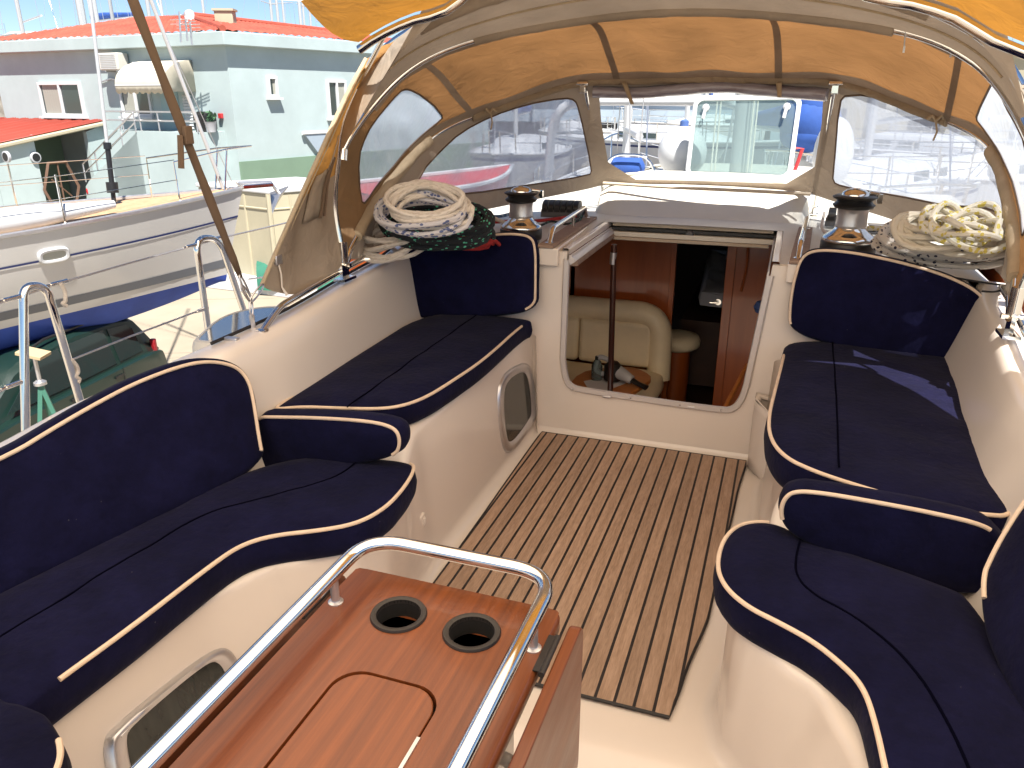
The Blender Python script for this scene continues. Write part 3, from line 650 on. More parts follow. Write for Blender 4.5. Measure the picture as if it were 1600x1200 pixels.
# tinted flush hatch outboard of the port coaming
hp_ = [pz(*q, .765) for q in ((299,537),(308,526),(345,493),(400,479),(452,478),(468,484),(440,510),(400,535))]
hp_ = chaikin(hp_, 2)
hc = sum(hp_, V()) / len(hp_)
dh = thing('deck_hatch', hc - V((0,0,.03)), 'white-rimmed smoked deck hatch with sky blue painted into its lens, outboard of the left coaming', 'deck hatch')
MB().loft([[hc + (p - hc) * k + V((0, 0, h)) for p in hp_] for k, h in ((1.06,-.06),(1.03,-.012),(1.0,0),(.93,.002),(.92,-.001))], closed=True).build('rim', M['deck'], dh)
MB().add([hc + (p - hc) * .925 + V((0,0,.0)) for p in hp_], [tuple(range(len(hp_)))]).build('lens', M['skyglass'], dh)
p = pz(362, 530, .775); MB().box(p, (.05, .022, .014)).build('latch', M['satin'], dh, bevel=.004)

# ============================================================ CUSHIONS
def uvpts(pix, z=None, plane=None, origin=None, ex=None, ey=None):
    out = []
    for q in pix:
        p = pz(*q, z) if z is not None else pl(*q, *plane)
        d = p - V(origin); out.append((d.dot(ex), d.dot(ey)))
    return out
X, Y, Z = V((1,0,0)), V((0,1,0)), V((0,0,1))
def flat(pix, z, extra=(), pre=()): return [(p.x, p.y) for p in [pz(*q, z) for q in pix]]
# port forward seat: forward inner corner, down the inner edge, round the aft end, back outboard
o = [(-1.003, 3.21)] + flat([(818,506),(760,560),(705,597),(668,620),(630,634),(590,639)], .555) + flat([(520,637),(470,635)], .555) + [(-1.49, 1.90), (-1.50, 1.99), (-1.52, 2.5), (-1.545, 3.21)]
cushion('seat_cushion', 'navy seat cushion on the left forward bench, long straight top beside the companionway', 'cushion', o, (0,0,.555), X, Y, .085, pipe=(.6, 9.6), group=None,
        seams=[[(-1.27, 3.15), (-1.265, 2.5), (-1.255, 2.05), (-1.25, 1.97)]])
SZ = .578
o = [(.06, 3.23), (.05, 2.9), (.033, 2.6)] + flat([(1197,655),(1203,690),(1228,716),(1265,733),(1300,746),(1380,771),(1450,790),(1520,803)], SZ) + [(.61, 1.88), (.615, 2.2), (.64, 2.5), (.69, 3.0), (.71, 3.21)]
cushion('seat_cushion', 'navy seat cushion on the right forward bench with a bright patch of sun on it', 'cushion', o, (0,0,SZ), X, Y, .105, pipe=(.4, 11.4),
        seams=[[(.235, 3.2), (.225, 2.6), (.215, 2.2), (.21, 1.99)]])
# port aft seat, S-curved front edge
o = [(-1.23, -.1), (-1.225, .45)] + flat([(75,1075),(200,985),(335,880),(380,850),(430,836),(500,829),(560,818),(605,793),(635,760),(650,733)], .45) + [(-.985, 1.90), (-1.10, 1.90), (-1.43, 1.80), (-1.55, 1.2), (-1.60, .9), (-1.66, .4), (-1.70, -.1)]
cushion('seat_cushion', 'long navy seat cushion with an S-curved piped front edge on the left aft bench', 'cushion', o, (0,0,.45), X, Y, .095, pipe=(1.8, 11.6),
        seams=[[(-1.14, 1.89), (-1.15, 1.72), (-1.24, 1.58), (-1.36, 1.4), (-1.40, 1.1), (-1.45, .6)]])
o = [(.25, -.1), (.262, .6), (.265, 1.05)] + flat([(1365,1130),(1345,1070),(1310,1035),(1270,1003),(1220,975),(1165,948),(1128,915),(1116,880),(1128,838),(1155,815),(1205,811),(1262,838)], .45) + [(.45, 1.74), (.50, 1.70), (.58, 1.2), (.65, .6), (.70, -.1)]
cushion('seat_cushion', 'wide navy seat cushion with an S-curved piped front edge on the right aft bench', 'cushion', o, (0,0,.45), X, Y, .095, pipe=(1, 12.6),
        seams=[[(.13, 1.81), (.12, 1.71), (.125, 1.64), (.16, 1.58), (.26, 1.5), (.35, 1.35), (.40, 1.1), (.44, .6)]])
# helm-side cushion, bottom left corner
o = [(-1.60, -.05)] + flat([(95,1240),(108,1190),(96,1150),(72,1112),(40,1096),(0,1090)], .44) + [(-1.30, .80), (-1.60, .80)]
o = flat([(60,1262),(100,1190),(98,1150),(76,1112),(40,1094),(0,1090)], .485) + [(-1.50, .80), (-1.7, .80), (-1.7, .1), (-1.2, .1)]
cushion('seat_cushion', 'navy cushion corner with short piping at the bottom left of the cockpit', 'cushion', o, (0,0,.485), X, Y, .12, pipe=(-.9, 1.6))
# bolsters standing on the step between aft and forward seats (their face looks aft)
def bolster(pix, y, label, pipe, seams=()):
    o = [(p.x, p.z) for p in [pY(*q, y) for q in pix]]
    return cushion('bolster_cushion', label, 'cushion', o, (0, y, 0), X, Z, .085, pipe=pipe, bulge=.008, rnd=.02)
bolster([(395,668),(401,650),(430,650),(490,651),(560,655),(600,661),(622,672),(627,695),(618,715),(560,728),(480,735),(425,738),(396,728)], 1.815, 'navy bolster with rounded end between the two left seats', (.6, 7.6))
bolster([(1560,925),(1508,935),(1440,915),(1330,880),(1258,852),(1224,828),(1216,800),(1224,776),(1243,765),(1290,769),(1370,783),(1450,798),(1535,817),(1562,835),(1580,870)], 1.80, 'navy bolster with rounded end between the two right seats', (5.2, 12.2))
# long aft backrests leaning on the coaming
bp0 = V((C-.905, 1.74, .45)); bp1 = V((C-1.075, 1.00, .45)); bp2 = V((C-1.06, 1.80, .76))
bn = (bp1 - bp0).cross(bp2 - bp0).normalized()
if bn.x < 0: bn = -bn
ex = (bp0 - bp1).normalized(); ey = bn.cross(ex)
if ey.z < 0: ey = -ey
def bpix(pix, org, n_, ex_, ey_): return [((pl(*q, org, n_) - org).dot(ex_), (pl(*q, org, n_) - org).dot(ey_)) for q in pix]
o = [(-1.9, 0), (-1.9, .20)] + [(-1.3, .245)] + bpix([(0,705),(70,662),(140,622),(210,586),(290,558),(336,555),(375,566),(396,592),(404,625),(412,680),(420,722)], bp0, bn, ex, ey) + [(-.3, -.01), (-1.0, -.01)]
exx, eyy = ex, ey
if ex.cross(ey).dot(bn) < 0: o = [(-a, b) for a, b in o]; exx = -ex
cushion('backrest_cushion', 'long navy backrest with cream piping leaning on the left coaming behind the curved seat', 'cushion', o, bp0, exx, eyy, .075, pipe=(1.0, 12.3), bulge=.014, rnd=.024, pin=.020)
mir = lambda p: V((2 * (C - .0) - p.x, p.y, p.z))
q0, q1, q2 = mir(bp0), mir(bp1), mir(bp2); qn = (q1 - q0).cross(q2 - q0).normalized()
if qn.x > 0: qn = -qn
ex = (q0 - q1).normalized(); ey = qn.cross(ex)
if ey.z < 0: ey = -ey
o = [(-1.9, 0), (-1.9, .20), (-1.0, .26)] + bpix([(1640,725),(1600,772),(1568,820),(1545,860),(1522,912)], q0, qn, ex, ey) + [(-.3, -.01), (-1.0, -.01)]
exx = ex
if ex.cross(ey).dot(qn) < 0: o = [(-a, b) for a, b in o]; exx = -ex
cushion('backrest_cushion', 'navy backrest cut by the right edge of the photo, behind the right aft seat', 'cushion', o, q0, exx, ey, .075, pipe=(1.0, 6.8), bulge=.014, rnd=.024, pin=.020)
# forward backrests standing against the bulkhead, facing aft
def fwd_back(pix, label, pipe, n_=(0, -1, .12), y=3.13, extra=None):
    n = V(n_).normalized(); org = V((C, y, .55)); exf = X - n * n.x; exf.normalize(); eyf = n.cross(exf)
    if eyf.z < 0: eyf = -eyf
    oo = bpix(pix, org, n, exf, eyf)
    if exf.cross(eyf).dot(n) < 0: oo = [(-a, b) for a, b in oo]; exf = -exf
    cushion('backrest_cushion', label, 'cushion', oo, org, exf, eyf, .07, pipe=pipe, bulge=.012, rnd=.022)
fwd_back([(640,500),(624,470),(611,430),(612,400),(632,380),(690,375),(760,366),(805,363),(832,369),(838,390),(838,440),(837,488),(740,497)], 'navy backrest below the coiled dark and white ropes, on the left forward bench', (-.2, 10.7))
fwd_back([(1492,572),(1515,540),(1538,500),(1546,475),(1525,450),(1470,425),(1400,406),(1330,392),(1275,388),(1250,400),(1238,440),(1232,480),(1232,520),(1330,548),(1420,563)], 'tall navy backrest below the yellow-flecked rope, on the right forward bench', (-.2, 11.3), n_=(-.10, -1, .10), y=3.22)

# ============================================================ COCKPIT TABLE
TZ = .70
tb = thing('cockpit_table', (-.465, .75, -.1), 'varnished mahogany cockpit table with two cup holders, a lift-out lid and steel rail', 'table')
tl = [V((p.x, p.y, 0)) for p in [pz(555,882,TZ)]]
TX0, TX1, TY1, TY0 = -.662, -.272, 1.03, .20
def rrect(x0, x1, y0, y1, r, n=5):
    out = []
    for cx_, cy_, a0 in ((x1-r, y0+r, -90), (x1-r, y1-r, 0), (x0+r, y1-r, 90), (x0+r, y0+r, 180)):
        for k in range(n + 1): a = R(a0 + 90*k/n); out.append((cx_ + r*math.cos(a), cy_ + r*math.sin(a)))
    return out
out2 = rrect(TX0, TX1, TY0, TY1, .022)
# slight bow of the front edge
out2 = [(x, y + (.010 * (1 - ((x - (TX0+TX1)/2) / .195) ** 2) if y > TY1 - .03 else 0)) for x, y in out2]
cups = [pz(623, 961, TZ), pz(737, 989, TZ)]; CR = .0405
lid_c = [pz(*q, TZ) for q in ((436,1160),(497,1093),(520,1083),(550,1081),(640,1108),(662,1125),(660,1150),(632,1200),(600,1255))]
holes = [[(c.x + CR*.93*math.cos(2*math.pi*k/36), c.y + CR*.93*math.sin(2*math.pi*k/36)) for k in range(36)] for c in cups]
L0 = pz(497, 1093, TZ); L1 = pz(662, 1135, TZ)
lx0, lx1, ly1, ly0 = -.545, -.378, .795, .35
lidr = rrect(lx0, lx1, ly0, ly1, .045, 8)
grow = lambda poly, g: [(x + g*(1 if x > (lx0+lx1)/2 else -1), y + g*(1 if y > (ly0+ly1)/2 else -1)) for x, y in poly]
vs, ts = mesh_poly(out2, None, holes + [lidr])
mb = MB(); mb.add([V((p.x, p.y, TZ)) for p in vs], ts)
rings = []
for ins, h in ((0.004, 0), (.0, -.004), (0, -.026), (.004, -.03)):
    rings.append([V((x + ins*(-1 if x > -.465 else 1), y + ins*(-1 if y > .6 else 1), TZ + h)) for x, y in out2])
vs2 = rings[0]
mb.v = [V((min(max(p.x, TX0 + .004), TX1 - .004), p.y - (.004 if p.y > TY1 - .001 else 0), p.z)) if (p.x < TX0 + .004 or p.x > TX1 - .004 or p.y > TY1 - .001) else p for p in mb.v]
mb.loft(rings, closed=True, capb=True)
for h in holes + [lidr]: mb.loft([[V((x, y, TZ)) for x, y in h], [V((x, y, TZ - .022)) for x, y in h]], closed=True)
mb.build('table_top', M['mahog'], tb, ang=50)
g = .0035; lidi = [(x - g*(1 if x > (lx0+lx1)/2 else -1), y - g*(1 if y > (ly0+ly1)/2 else -1)) for x, y in lidr]
mb = MB(); mb.prism([V((x, y, TZ - .018)) for x, y in lidi], (0, 0, .0175)); lid = mb.build('lid', M['mahog2'] if 'mahog2' in M else M['mahog'], tb, bevel=.002)
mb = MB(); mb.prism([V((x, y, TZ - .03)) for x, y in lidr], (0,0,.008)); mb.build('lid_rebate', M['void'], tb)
p = pz(637, 1165, TZ); MB().box((-.379, .66, TZ + .0005), (.005, .09, .004)).build('lid_hinge', M['satin'], tb)
for c in cups:
    mb = MB(); mb.lathe([(CR*.90,-.004),(CR*.905,.0035),(CR*1.0,.005),(CR*1.12,.0045),(CR*1.16,.001),(CR*1.16,-.001)], (c.x, c.y, TZ), seg=48, cap=False); h = mb.build('cup_holder', M['bronze'], tb)
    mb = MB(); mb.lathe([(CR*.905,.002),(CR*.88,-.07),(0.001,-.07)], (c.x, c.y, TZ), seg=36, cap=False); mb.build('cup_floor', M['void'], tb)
# rail
RZ = TZ + .055
rp_ = [V((-.640, .15, RZ)), V((-.640, 1.045, RZ)), V((-.290, 1.045, RZ)), V((-.290, .15, RZ))]
mb = MB(); mb.tube(roundpath(rp_, .075, 12), .0125, 20); mb.build('rail', M['steel'], tb)
for x, y in ((-.640, .925), (-.290, .925)):
    mb = MB(); mb.tube([V((x, y, TZ - .002)), V((x, y, RZ - .006))], .0075, 14); mb.lathe([(.013,-.001),(.013,.002),(.008,.004)], (x, y, TZ), seg=18); mb.build('rail_post', M['satin'], tb)
# folded leaves hanging either side, hinges
def leaf(x, sg):
    mb = MB(); y1 = TY1 - .005; h = .30
    prof = rrect(.16, y1, TZ - .03 - h, TZ - .006, .03)
    mb.prism([V((x, y, z)) for y, z in prof], (sg*.020, 0, 0)); o = mb.build('leaf', M['mahog'], tb, bevel=.003); return o
a = leaf(TX1 + .018, 1); b = leaf(TX0 - .018, -1)
for x in (TX1 + .010, TX0 - .010):
    for y in (.92, .40):
        mb = MB(); mb.tube([V((x, y - .045, TZ - .002)), V((x, y + .045, TZ - .002))], .0052, 10); mb.box((x - .008, y, TZ + .0005), (.012, .085, .002)); mb.build('hinge', M['bronze'], tb)
# pedestal: white box with rounded body under the top
mb = MB(); mb.prism([V((x, y, -.14)) for x, y in rrect(TX0 + .05, TX1 - .05, .25, .96, .04)], (0, 0, TZ - .03 + .14)); mb.build('pedestal', M['gel'], tb)
mb = MB(); mb.tube(roundpath([V((TX1 - .045, .80, .60)), V((TX1 - .01, .80, .60)), V((TX1 - .012, .80, .54))], .01), .010, 10); mb.build('leaf_stop', M['gel'], tb)
# ============================================================ SPRAYHOOD
C2 = -0.467
PIV = V((-1.612, 2.60, .90))
def mirror_curve(left): return left + [V((2*C2 - p.x, p.y, p.z)) for p in reversed(left[:-1])]
def resample(pts, n):
    L = [0]
    for a, b in zip(pts, pts[1:]): L.append(L[-1] + (b - a).length)
    out = []; j = 0
    for k in range(n + 1):
        t = L[-1] * k / n
        while j < len(pts) - 2 and L[j+1] < t: j += 1
        d = L[j+1] - L[j]; out.append(pts[j].lerp(pts[j+1], min(1, (t - L[j]) / d if d else 0)))
    return out
NA = 120
Aleft = [PIV, V((-1.635,2.60,1.1)), V((-1.602,2.60,1.29)), V((-1.545,2.60,1.46)), V((-1.36,2.60,1.667)), V((-.95,2.60,1.815)), V((C2,2.60,1.865))]
A_ = resample(catmull(mirror_curve(Aleft), 12), NA)
Bleft = [V((-1.602,2.62,1.29)), V((-1.535,2.752,1.459)), V((-1.416,2.882,1.604)), V((-1.20,2.968,1.699)), V((-.80,3.03,1.765)), V((C2,3.045,1.785))]
Bfull = [PIV, V((-1.635,2.605,1.1))] + Bleft
B_ = resample(catmull(mirror_curve(Bfull), 12), NA)
kz = lambda z: 2.60 + 2.2 * (z - .90)
Fl = [PIV, V((-1.672,3.05,1.105)), V((-1.640,3.55,1.326)), V((-1.375,3.85,1.460)), V((-1.085,4.06,1.562)), V((-.75,4.09,1.577)), V((C2,4.10,1.582))]
F_ = resample(catmull(mirror_curve(Fl), 12), NA)
Hl = [V((-1.65,2.75,.87)), V((-1.72,3.30,.872)), V((-1.66,3.75,.90)), V((-1.45,4.18,.93)), V((-1.13,4.50,.985)), V((-.98,4.58,1.012)), V((C2,4.60,1.025))]
H_ = resample(catmull(mirror_curve(Hl), 12), NA)
class Surf:
    """ruled sheet between two curves, bowed by sag; u along (0..1), v across (0..1)"""
    def __init__(s, a, b, sag=0.0, wr=0.0, seed=0): s.a, s.b, s.sag, s.wr, s.seed = a, b, sag, wr, seed
    def at(s, u, v):
        u = min(max(u, 0), 1); x = u * (len(s.a) - 1); i = min(int(x), len(s.a) - 2); t = x - i
        p = s.a[i].lerp(s.a[i+1], t); q = s.b[i].lerp(s.b[i+1], t); r = p.lerp(q, v)
        if s.sag: r = r + V((0, 0, -s.sag)) * (4 * v * (1 - v)) * min(1, (p - q).length)
        if s.wr:
            d = 4 * v * (1 - v)
            r = r + V((0, 0, 1)) * (s.wr * d * noise.noise(V((u * 26, v * 1.6, s.seed))))
        return r
    def n(s, u, v):
        e = .004; a = s.at(min(u+e,1), v) - s.at(max(u-e,0), v); b = s.at(u, v+e) - s.at(u, v-e); return a.cross(b).normalized()
    def inv(s, px, py):
        def pr(p):
            d = M3.transposed() @ (p - CAMP); return (CX - F_PX*d.x/d.z, CY + F_PX*d.y/d.z)
        best = None
        for i in range(121):
            for j in range(0, 13):
                u, v = i/120, j/12; q = pr(s.at(u, v)); e = (q[0]-px)**2 + (q[1]-py)**2
                if best is None or e < best[0]: best = (e, u, v)
        e, u, v = best; st = .008
        for _ in range(60):
            imp = False
            for du, dv in ((st,0),(-st,0),(0,st*4),(0,-st*4)):
                q = pr(s.at(u+du, v+dv)); ee = (q[0]-px)**2 + (q[1]-py)**2
                if ee < e and 0 <= u+du <= 1 and -.02 <= v+dv <= 1.02: e, u, v = ee, u+du, v+dv; imp = True; break
            if not imp: st *= .5
        return (u, v)
UW = 5.0    # metres along, to keep the triangulation even
def sheet(surf, holes_uv, u0=0.0, u1=1.0, spacing=.05, W=1.5):
    ou = []
    N = 90
    for k in range(N + 1): ou.append(((u0 + (u1-u0)*k/N)*UW, 0.0))
    for k in range(1, 10): ou.append((u1*UW, W*k/10))
    for k in range(N + 1): ou.append(((u1 - (u1-u0)*k/N)*UW, W))
    for k in range(1, 10): ou.append((u0*UW, W*(1-k/10)))
    hs = [[(u*UW, v*W) for u, v in h] for h in holes_uv]
    vs, ts = mesh_poly(ou, spacing, hs); mb = MB(); mb.add([surf.at(p.x/UW, p.y/W) for p in vs], ts); return mb
def pane(surf, poly, off=.0, W=1.5, spacing=.05):
    vs, ts = mesh_poly([(u*UW, v*W) for u, v in poly], spacing); mb = MB()
    out = []
    for p in vs:
        u, v = p.x/UW, p.y/W; q = surf.at(u, v)
        out.append(q + surf.n(u, v) * off if off else q)
    mb.add(out, ts); return mb
def smooth2(poly, k=2): return [(p.x, p.y) for p in chaikin2([V(q) for q in poly], k)]
hood = thing('sprayhood', (C2, 3.3, .88), 'sand canvas sprayhood on stainless hoops with scratched clear vinyl windows, glowing orange in the sun', 'sprayhood')
S1_ = Surf(A_, B_, .0, .0); S2_ = Surf(B_, F_, -.045, .035, 3); S3_ = Surf(F_, H_, .0, .012, 5)
sheet(S1_, [], .16, .84, .08, .5).build('canvas_band', M['canvasd'], hood, weld=True)
# side windows in the roof sheet
swp = smooth2([S2_.inv(*q) for q in ((563,314),(560,245),(571,213),(596,175),(624,143),(634,139),(645,142),(690,178),(691,187),(659,213),(624,248),(592,287),(572,318))], 1)
swp2 = [(1-u, v) for u, v in reversed(swp)]
sheet(S2_, [swp, swp2]).build('roof_canvas', M['canvas'], hood, weld=True)
for w_ in (swp, swp2): pane(S2_, w_).build('side_window', M['vinyl'], hood, weld=True)
fl = smooth2([S3_.inv(*q) for q in ((640,312),(659,269),(687,238),(722,206),(771,180),(820,164),(883,153),(898,156),(904,168),(925,264),(921,275),(820,290),(732,303),(660,318))], 1)
fr_ = smooth2([S3_.inv(*q) for q in ((1303,262),(1311,160),(1323,147),(1407,159),(1465,172),(1520,205),(1568,247),(1600,300),(1610,340),(1590,355),(1500,330),(1400,305),(1315,291),(1301,284))], 1)
ce = smooth2([S3_.inv(*q) for q in ((934,160),(945,138),(1110,131),(1275,136),(1290,155),(1268,291),(1110,284),(955,281))], 1)
sheet(S3_, [fl, ce, fr_]).build('front_canvas', M['canvasd'], hood, weld=True)
for w_ in (fl, fr_): pane(S3_, w_).build('front_window', M['vinyl'], hood, weld=True)
# bindings round the windows
for sf, ws in ((S2_, (swp, swp2)), (S3_, (fl, fr_))):
    for w_ in ws:
        mb = MB(); mb.tube([sf.at(u, v) for u, v in w_], .0045, 6, closed=True, flat=1); mb.build('window_binding', M['web'], hood)
# reinforcement strips sewn fore and aft on the roof
def strip(surf, u0, u1, v0, v1, w, m, name, off=-.004):
    mb = MB(); ring = []
    for k in range(17):
        t = k / 16; u = u0 + (u1 - u0)*t; v = v0 + (v1 - v0)*t; du = w / UW / 1.0
        ring.append([surf.at(u - du, v) + V((0,0,off)), surf.at(u + du, v) + V((0,0,off))])
    mb.loft(ring); return mb.build(name, m, hood)
for pa, pb in (((938,45),(965,128)),((1217,35),(1216,120)),((1500,90),(1478,140))):
    a = S2_.inv(*pa); b = S2_.inv(*pb); strip(S2_, a[0], b[0], 0.02, .99, .017, M['web2'] if 'web2' in M else M['canvasd'], 'roof_strap', -.006)
    if pa == (1500,90): strip(S2_, 1-a[0], 1-b[0], 0.02, .99, .017, M['canvasd'], 'roof_strap', -.006)
# hem bands along mid hoop and front hoop (double cloth), wrinkled tube sleeves
def sleeve(curve, i0, i1, r, name, m, wr=.2, seed=0, flat=1.0):
    pts = curve[i0:i1+1]; rr = [r * (1 + wr * noise.noise(V((k*.55, seed, 0)))) for k in range(len(pts))]
    mb = MB(); mb.tube(pts, rr, 12, flat=flat); return mb.build(name, m, hood)
for v0, v1, s_ in ((.0,.10,S2_),(.90,1.0,S2_)):
    mb = MB(); mb.loft([[s_.at(u, v0 + (v1-v0)*j/3) + V((0,0,-.005)) for u in [.17 + .66*k/90 for k in range(91)]] for j in range(4)]); mb.build('hoop_hem', M['canvasd'], hood)
sleeve(F_, 31, 89, .024, 'hoop_sleeve', M['sleeve'] if 'sleeve' in M else M['canvasd'], .25, 1)
sleeve(B_, 36, 84, .021, 'hoop_sleeve', M['canvasd'], .15, 2)
sleeve(A_, 33, 87, .030, 'hoop_sleeve', M['canvasd'], .15, 4)
M['sand'] = mat("sand_cloth", (.42,.33,.22), .85, var=.12, vscale=9, bump=.8, bscale=14)
for cv in (F_, list(reversed(F_))):
    pts = cv[4:25]; mb = MB(); mb.tube([p + V((0,0,.0)) for p in pts], [.033 * (1 + .28 * noise.noise(V((k*.6, 4, 0)))) * (0.75 + .25*min(1, k/6)) for k in range(len(pts))], 14)
    mb.build('rolled_curtain', M['sand'], hood)
    mb = MB(); mb.tube(cv[:34], .0125, 12); mb.build('front_hoop', M['steel'], hood)
for cv in (A_, list(reversed(A_))): mb = MB(); mb.tube(cv[:40], .0135, 14); mb.build('aft_hoop', M['steel'], hood)
i14 = next(i for i, p in enumerate(B_) if p.z > 1.27)
for cv in (B_, list(reversed(B_))):
    mb = MB(); mb.tube(cv[i14:i14+24], .0125, 12); c = cv[i14]; mb.tube([c + V((0,0,-.02)), c + V((0,.01,.02))], .021, 12); mb.build('mid_hoop', M['steel'], hood)
for sg in (-1, 1):
    p = V((C2 + sg * (C2 - PIV.x) * 1.0 * -1 * -1, PIV.y, PIV.z)) if False else (PIV if sg < 0 else V((2*C2 - PIV.x, PIV.y, PIV.z)))
    mb = MB(); mb.tube([p + V((0,0,.07)), p + V((0,0,-.01))], .019, 12); mb.box(p + V((0,0,-.04)), (.012, .05, .06)); mb.box(p + V((0,0,-.075)), (.05, .09, .01)); mb.tube([p + V((-.03,0,-.02)), p + V((.03,0,-.02))], .008, 8)
    mb.tube([p + V((.0,.05,.03)), p + V((0,.0,-.03))], .016, 10)
    mb.build('hinge_fitting', M['steel'], hood)
# front struts and their clamps
for (a, b) in (((908,140),(944,316)), ((1300,128),(1272,333))):
    u, v = S3_.inv(*a); top = F_[min(range(len(F_)), key=lambda i: (F_[i] - S3_.at(u, 0)).length)]
    bot = pz(*b, .885); mb = MB(); mb.tube([top, bot + V((0,0,.0))], .0125, 14); mb.build('strut', M['steel'], hood)
    mb = MB(); mb.tube([bot + V((0,0,-.01)), bot + (top-bot).normalized()*.06], .017, 12); mb.box(bot + V((0,0,-.004)), (.05,.05,.01)); mb.build('strut_foot', M['steel'], hood, bevel=.002)
    mb = MB(); mb.box(top + V((0,-.03,-.008)), (.062,.03,.018), Matrix.Rotation(R(-8), 3, 'X')); mb.box(top + V((0,-.02,-.035)), (.034,.03,.04)); mb.build('strut_clamp', M['steel'], hood, bevel=.004)
# rolled-up centre window and its two hanging straps
ra = S3_.at(*S3_.inv(930,160)); rb = S3_.at(*S3_.inv(1292,156))
pts = []; rr = []
for k in range(41):
    t = k/40; p = S3_.at(*[(S3_.inv(930,160)[0]*(1-t) + S3_.inv(1292,156)[0]*t) if False else (ru0 + (ru1-ru0)*t) for ru0, ru1 in ((S3_.inv(930,160)[0], S3_.inv(1292,156)[0]),)], .085 + .012*math.sin(t*7)) if False else None
ru0, ru1 = S3_.inv(930,160)[0], S3_.inv(1292,156)[0]
for k in range(41):
    t = k/40; p = S3_.at(ru0 + (ru1-ru0)*t, .075 + .018*math.sin(t*math.pi*2.6)) + V((0,-.02,-.01)); pts.append(p); rr.append(.036 + .008*noise.noise(V((t*9, 2, 1))))
mb = MB(); mb.tube(pts, rr, 14, flat=.8); mb.build('rolled_window', M['rolled'] if 'rolled' in M else M['vinylclear'], hood)
for pa, pb in (((962,100),(988,163)), ((1216,102),(1218,152))):
    p = S3_.at(*S3_.inv(pa[0]+4, 131)); q = pY(pb[0], pb[1], p.y - .07); a = pY(pb[0]*.5 + pa[0]*.5, 128, p.y - .05)
    mb = MB(); pp = [a.lerp(q, k/6) for k in range(7)]
    mb.loft([[x + V((-.013*(1 - .35*i/len(pp)), 0, 0)), x + V((.013*(1 - .35*i/len(pp)), 0, 0))] for i, x in enumerate(pp)]); mb.build('tie_strap', M['sand'], hood, solid=.002)
# zip-tape knots and little ties
for px, py in ((770,157),(1462,168)):
    u, v = S3_.inv(px, py + 6); p = S3_.at(u, 0) + V((0,-.05,-.01)); mb = MB()
    mb.tube([p + V((-.03,0,0)), p + V((-.015,-.02,.012)), p + V((.0,-.01,-.008)), p + V((.018,-.02,.014)), p + V((.03,0,0))], .007, 8); mb.tube([p, p + V((.012,-.012,-.05)), p + V((.004,-.01,-.085))], .004, 6); mb.build('tie_knot', M['sand'], hood)
for px, py in ((1415,45),(1489,52),(1578,280)):
    p = pY(px, py, 2.95 if px < 1550 else 3.3); mb = MB(); mb.tube([p, p + V((.004,0,-.05))], .0022, 6); mb.box(p + V((.005,0,-.06)), (.006,.004,.02)); mb.build('zip_pull', M['satin'], hood)
# side wings reaching aft from the hoop
def wing(sg):
    n = 26; hoopc = resample(A_[:33], n); ed = []
    pe = [(409,446,2.16),(432,392,2.22),(463,322,2.29),(500,240,2.37),(540,152,2.46),(572,92,2.55)]
    e3 = resample(catmull([pY(a, b, y) for a, b, y in pe], 6), n)
    rows = []
    for i in range(n + 1):
        row = []
        for k in range(21):
            t = k/20; p = e3[i].lerp(hoopc[i], t); f = max(0, 1 - i/9)
            p = p + V((0,0,-1)) * .075 * math.sin(math.pi * t) ** .8 * f * f
            p = p + V((1,0,0)) * (.022 * noise.noise(V((t*2.2, i*.25, 8))) * math.sin(math.pi*t) + .012*math.sin(t*9 + i*.3)*math.sin(math.pi*t))
            row.append(p)
        rows.append(row)
    if sg > 0: rows = [[V((2*C2 - p.x, p.y, p.z)) for p in r] for r in rows]
    return rows
for sg in (-1,):
    rows = wing(sg)
    if sg > 0: rows = rows[:]      # same cut on the starboard side
    cut = 9
    def sub(r0, r1, c0, c1): return [r[c0:c1+1] for r in rows[r0:r1+1]]
    MB().loft(sub(0, 26, 0, 20)).build('side_wing', M['canvaslt'] if 'canvaslt' in M else M['canvas'], hood, weld=True)
    mb = MB(); mb.loft([[p + V((.004 * -sg, 0, 0)) for p in r] for r in sub(0, cut, 0, 20)]); 
    mb.build('wing_hem', M['canvasd'], hood, weld=True)
    mb = MB(); mb.tube([r[0] for r in rows], .008, 8); mb.tube([r[0] + V((0,.03,0)) for r in rows[2:]], .003, 6); mb.build('wing_edge_rope', M['sand'], hood)
    if sg < 0:
        def W_(i, t): x = t*20; j = min(int(x), 19); a, b = rows[i][j], rows[i][j+1]; return a.lerp(b, x-j) + V((.010, -.002, 0))
        mb = MB(); mb.loft([[W_(i, .34 + .34*k/8) + V((.006*math.sin(k*1.1),0,0)) for k in range(9)] for i in range(6, 12)]); mb.build('wing_pocket', M['canvasd'], hood, solid=.004, weld=True)
        mb = MB(); mb.loft([[W_(i, .52 + .17*k/8) + V((.004,0,0)) for k in range(9)] for i in range(11, 15)]); mb.build('wing_pocket', M['canvasd'], hood, solid=.004)
        for t in (.55, .62): mb = MB(); mb.tube([W_(i, t) + V((.008,0,0)) for i in range(6, 13)], .006, 6); mb.build('pocket_slot', M['web'], hood)
        b = rows[3][1]; mb = MB(); mb.box(b, (.02,.035,.035)); mb.build('buckle', M['satin'], hood, bevel=.004)
        mb = MB(); mb.tube([b, b + V((.01,.0,-.05)), b + V((.0,.01,-.10)), b + V((.01,.02,-.13))], [.003,.003,.003,.006], 6); mb.build('tie_knot', M['rope_w'], hood)

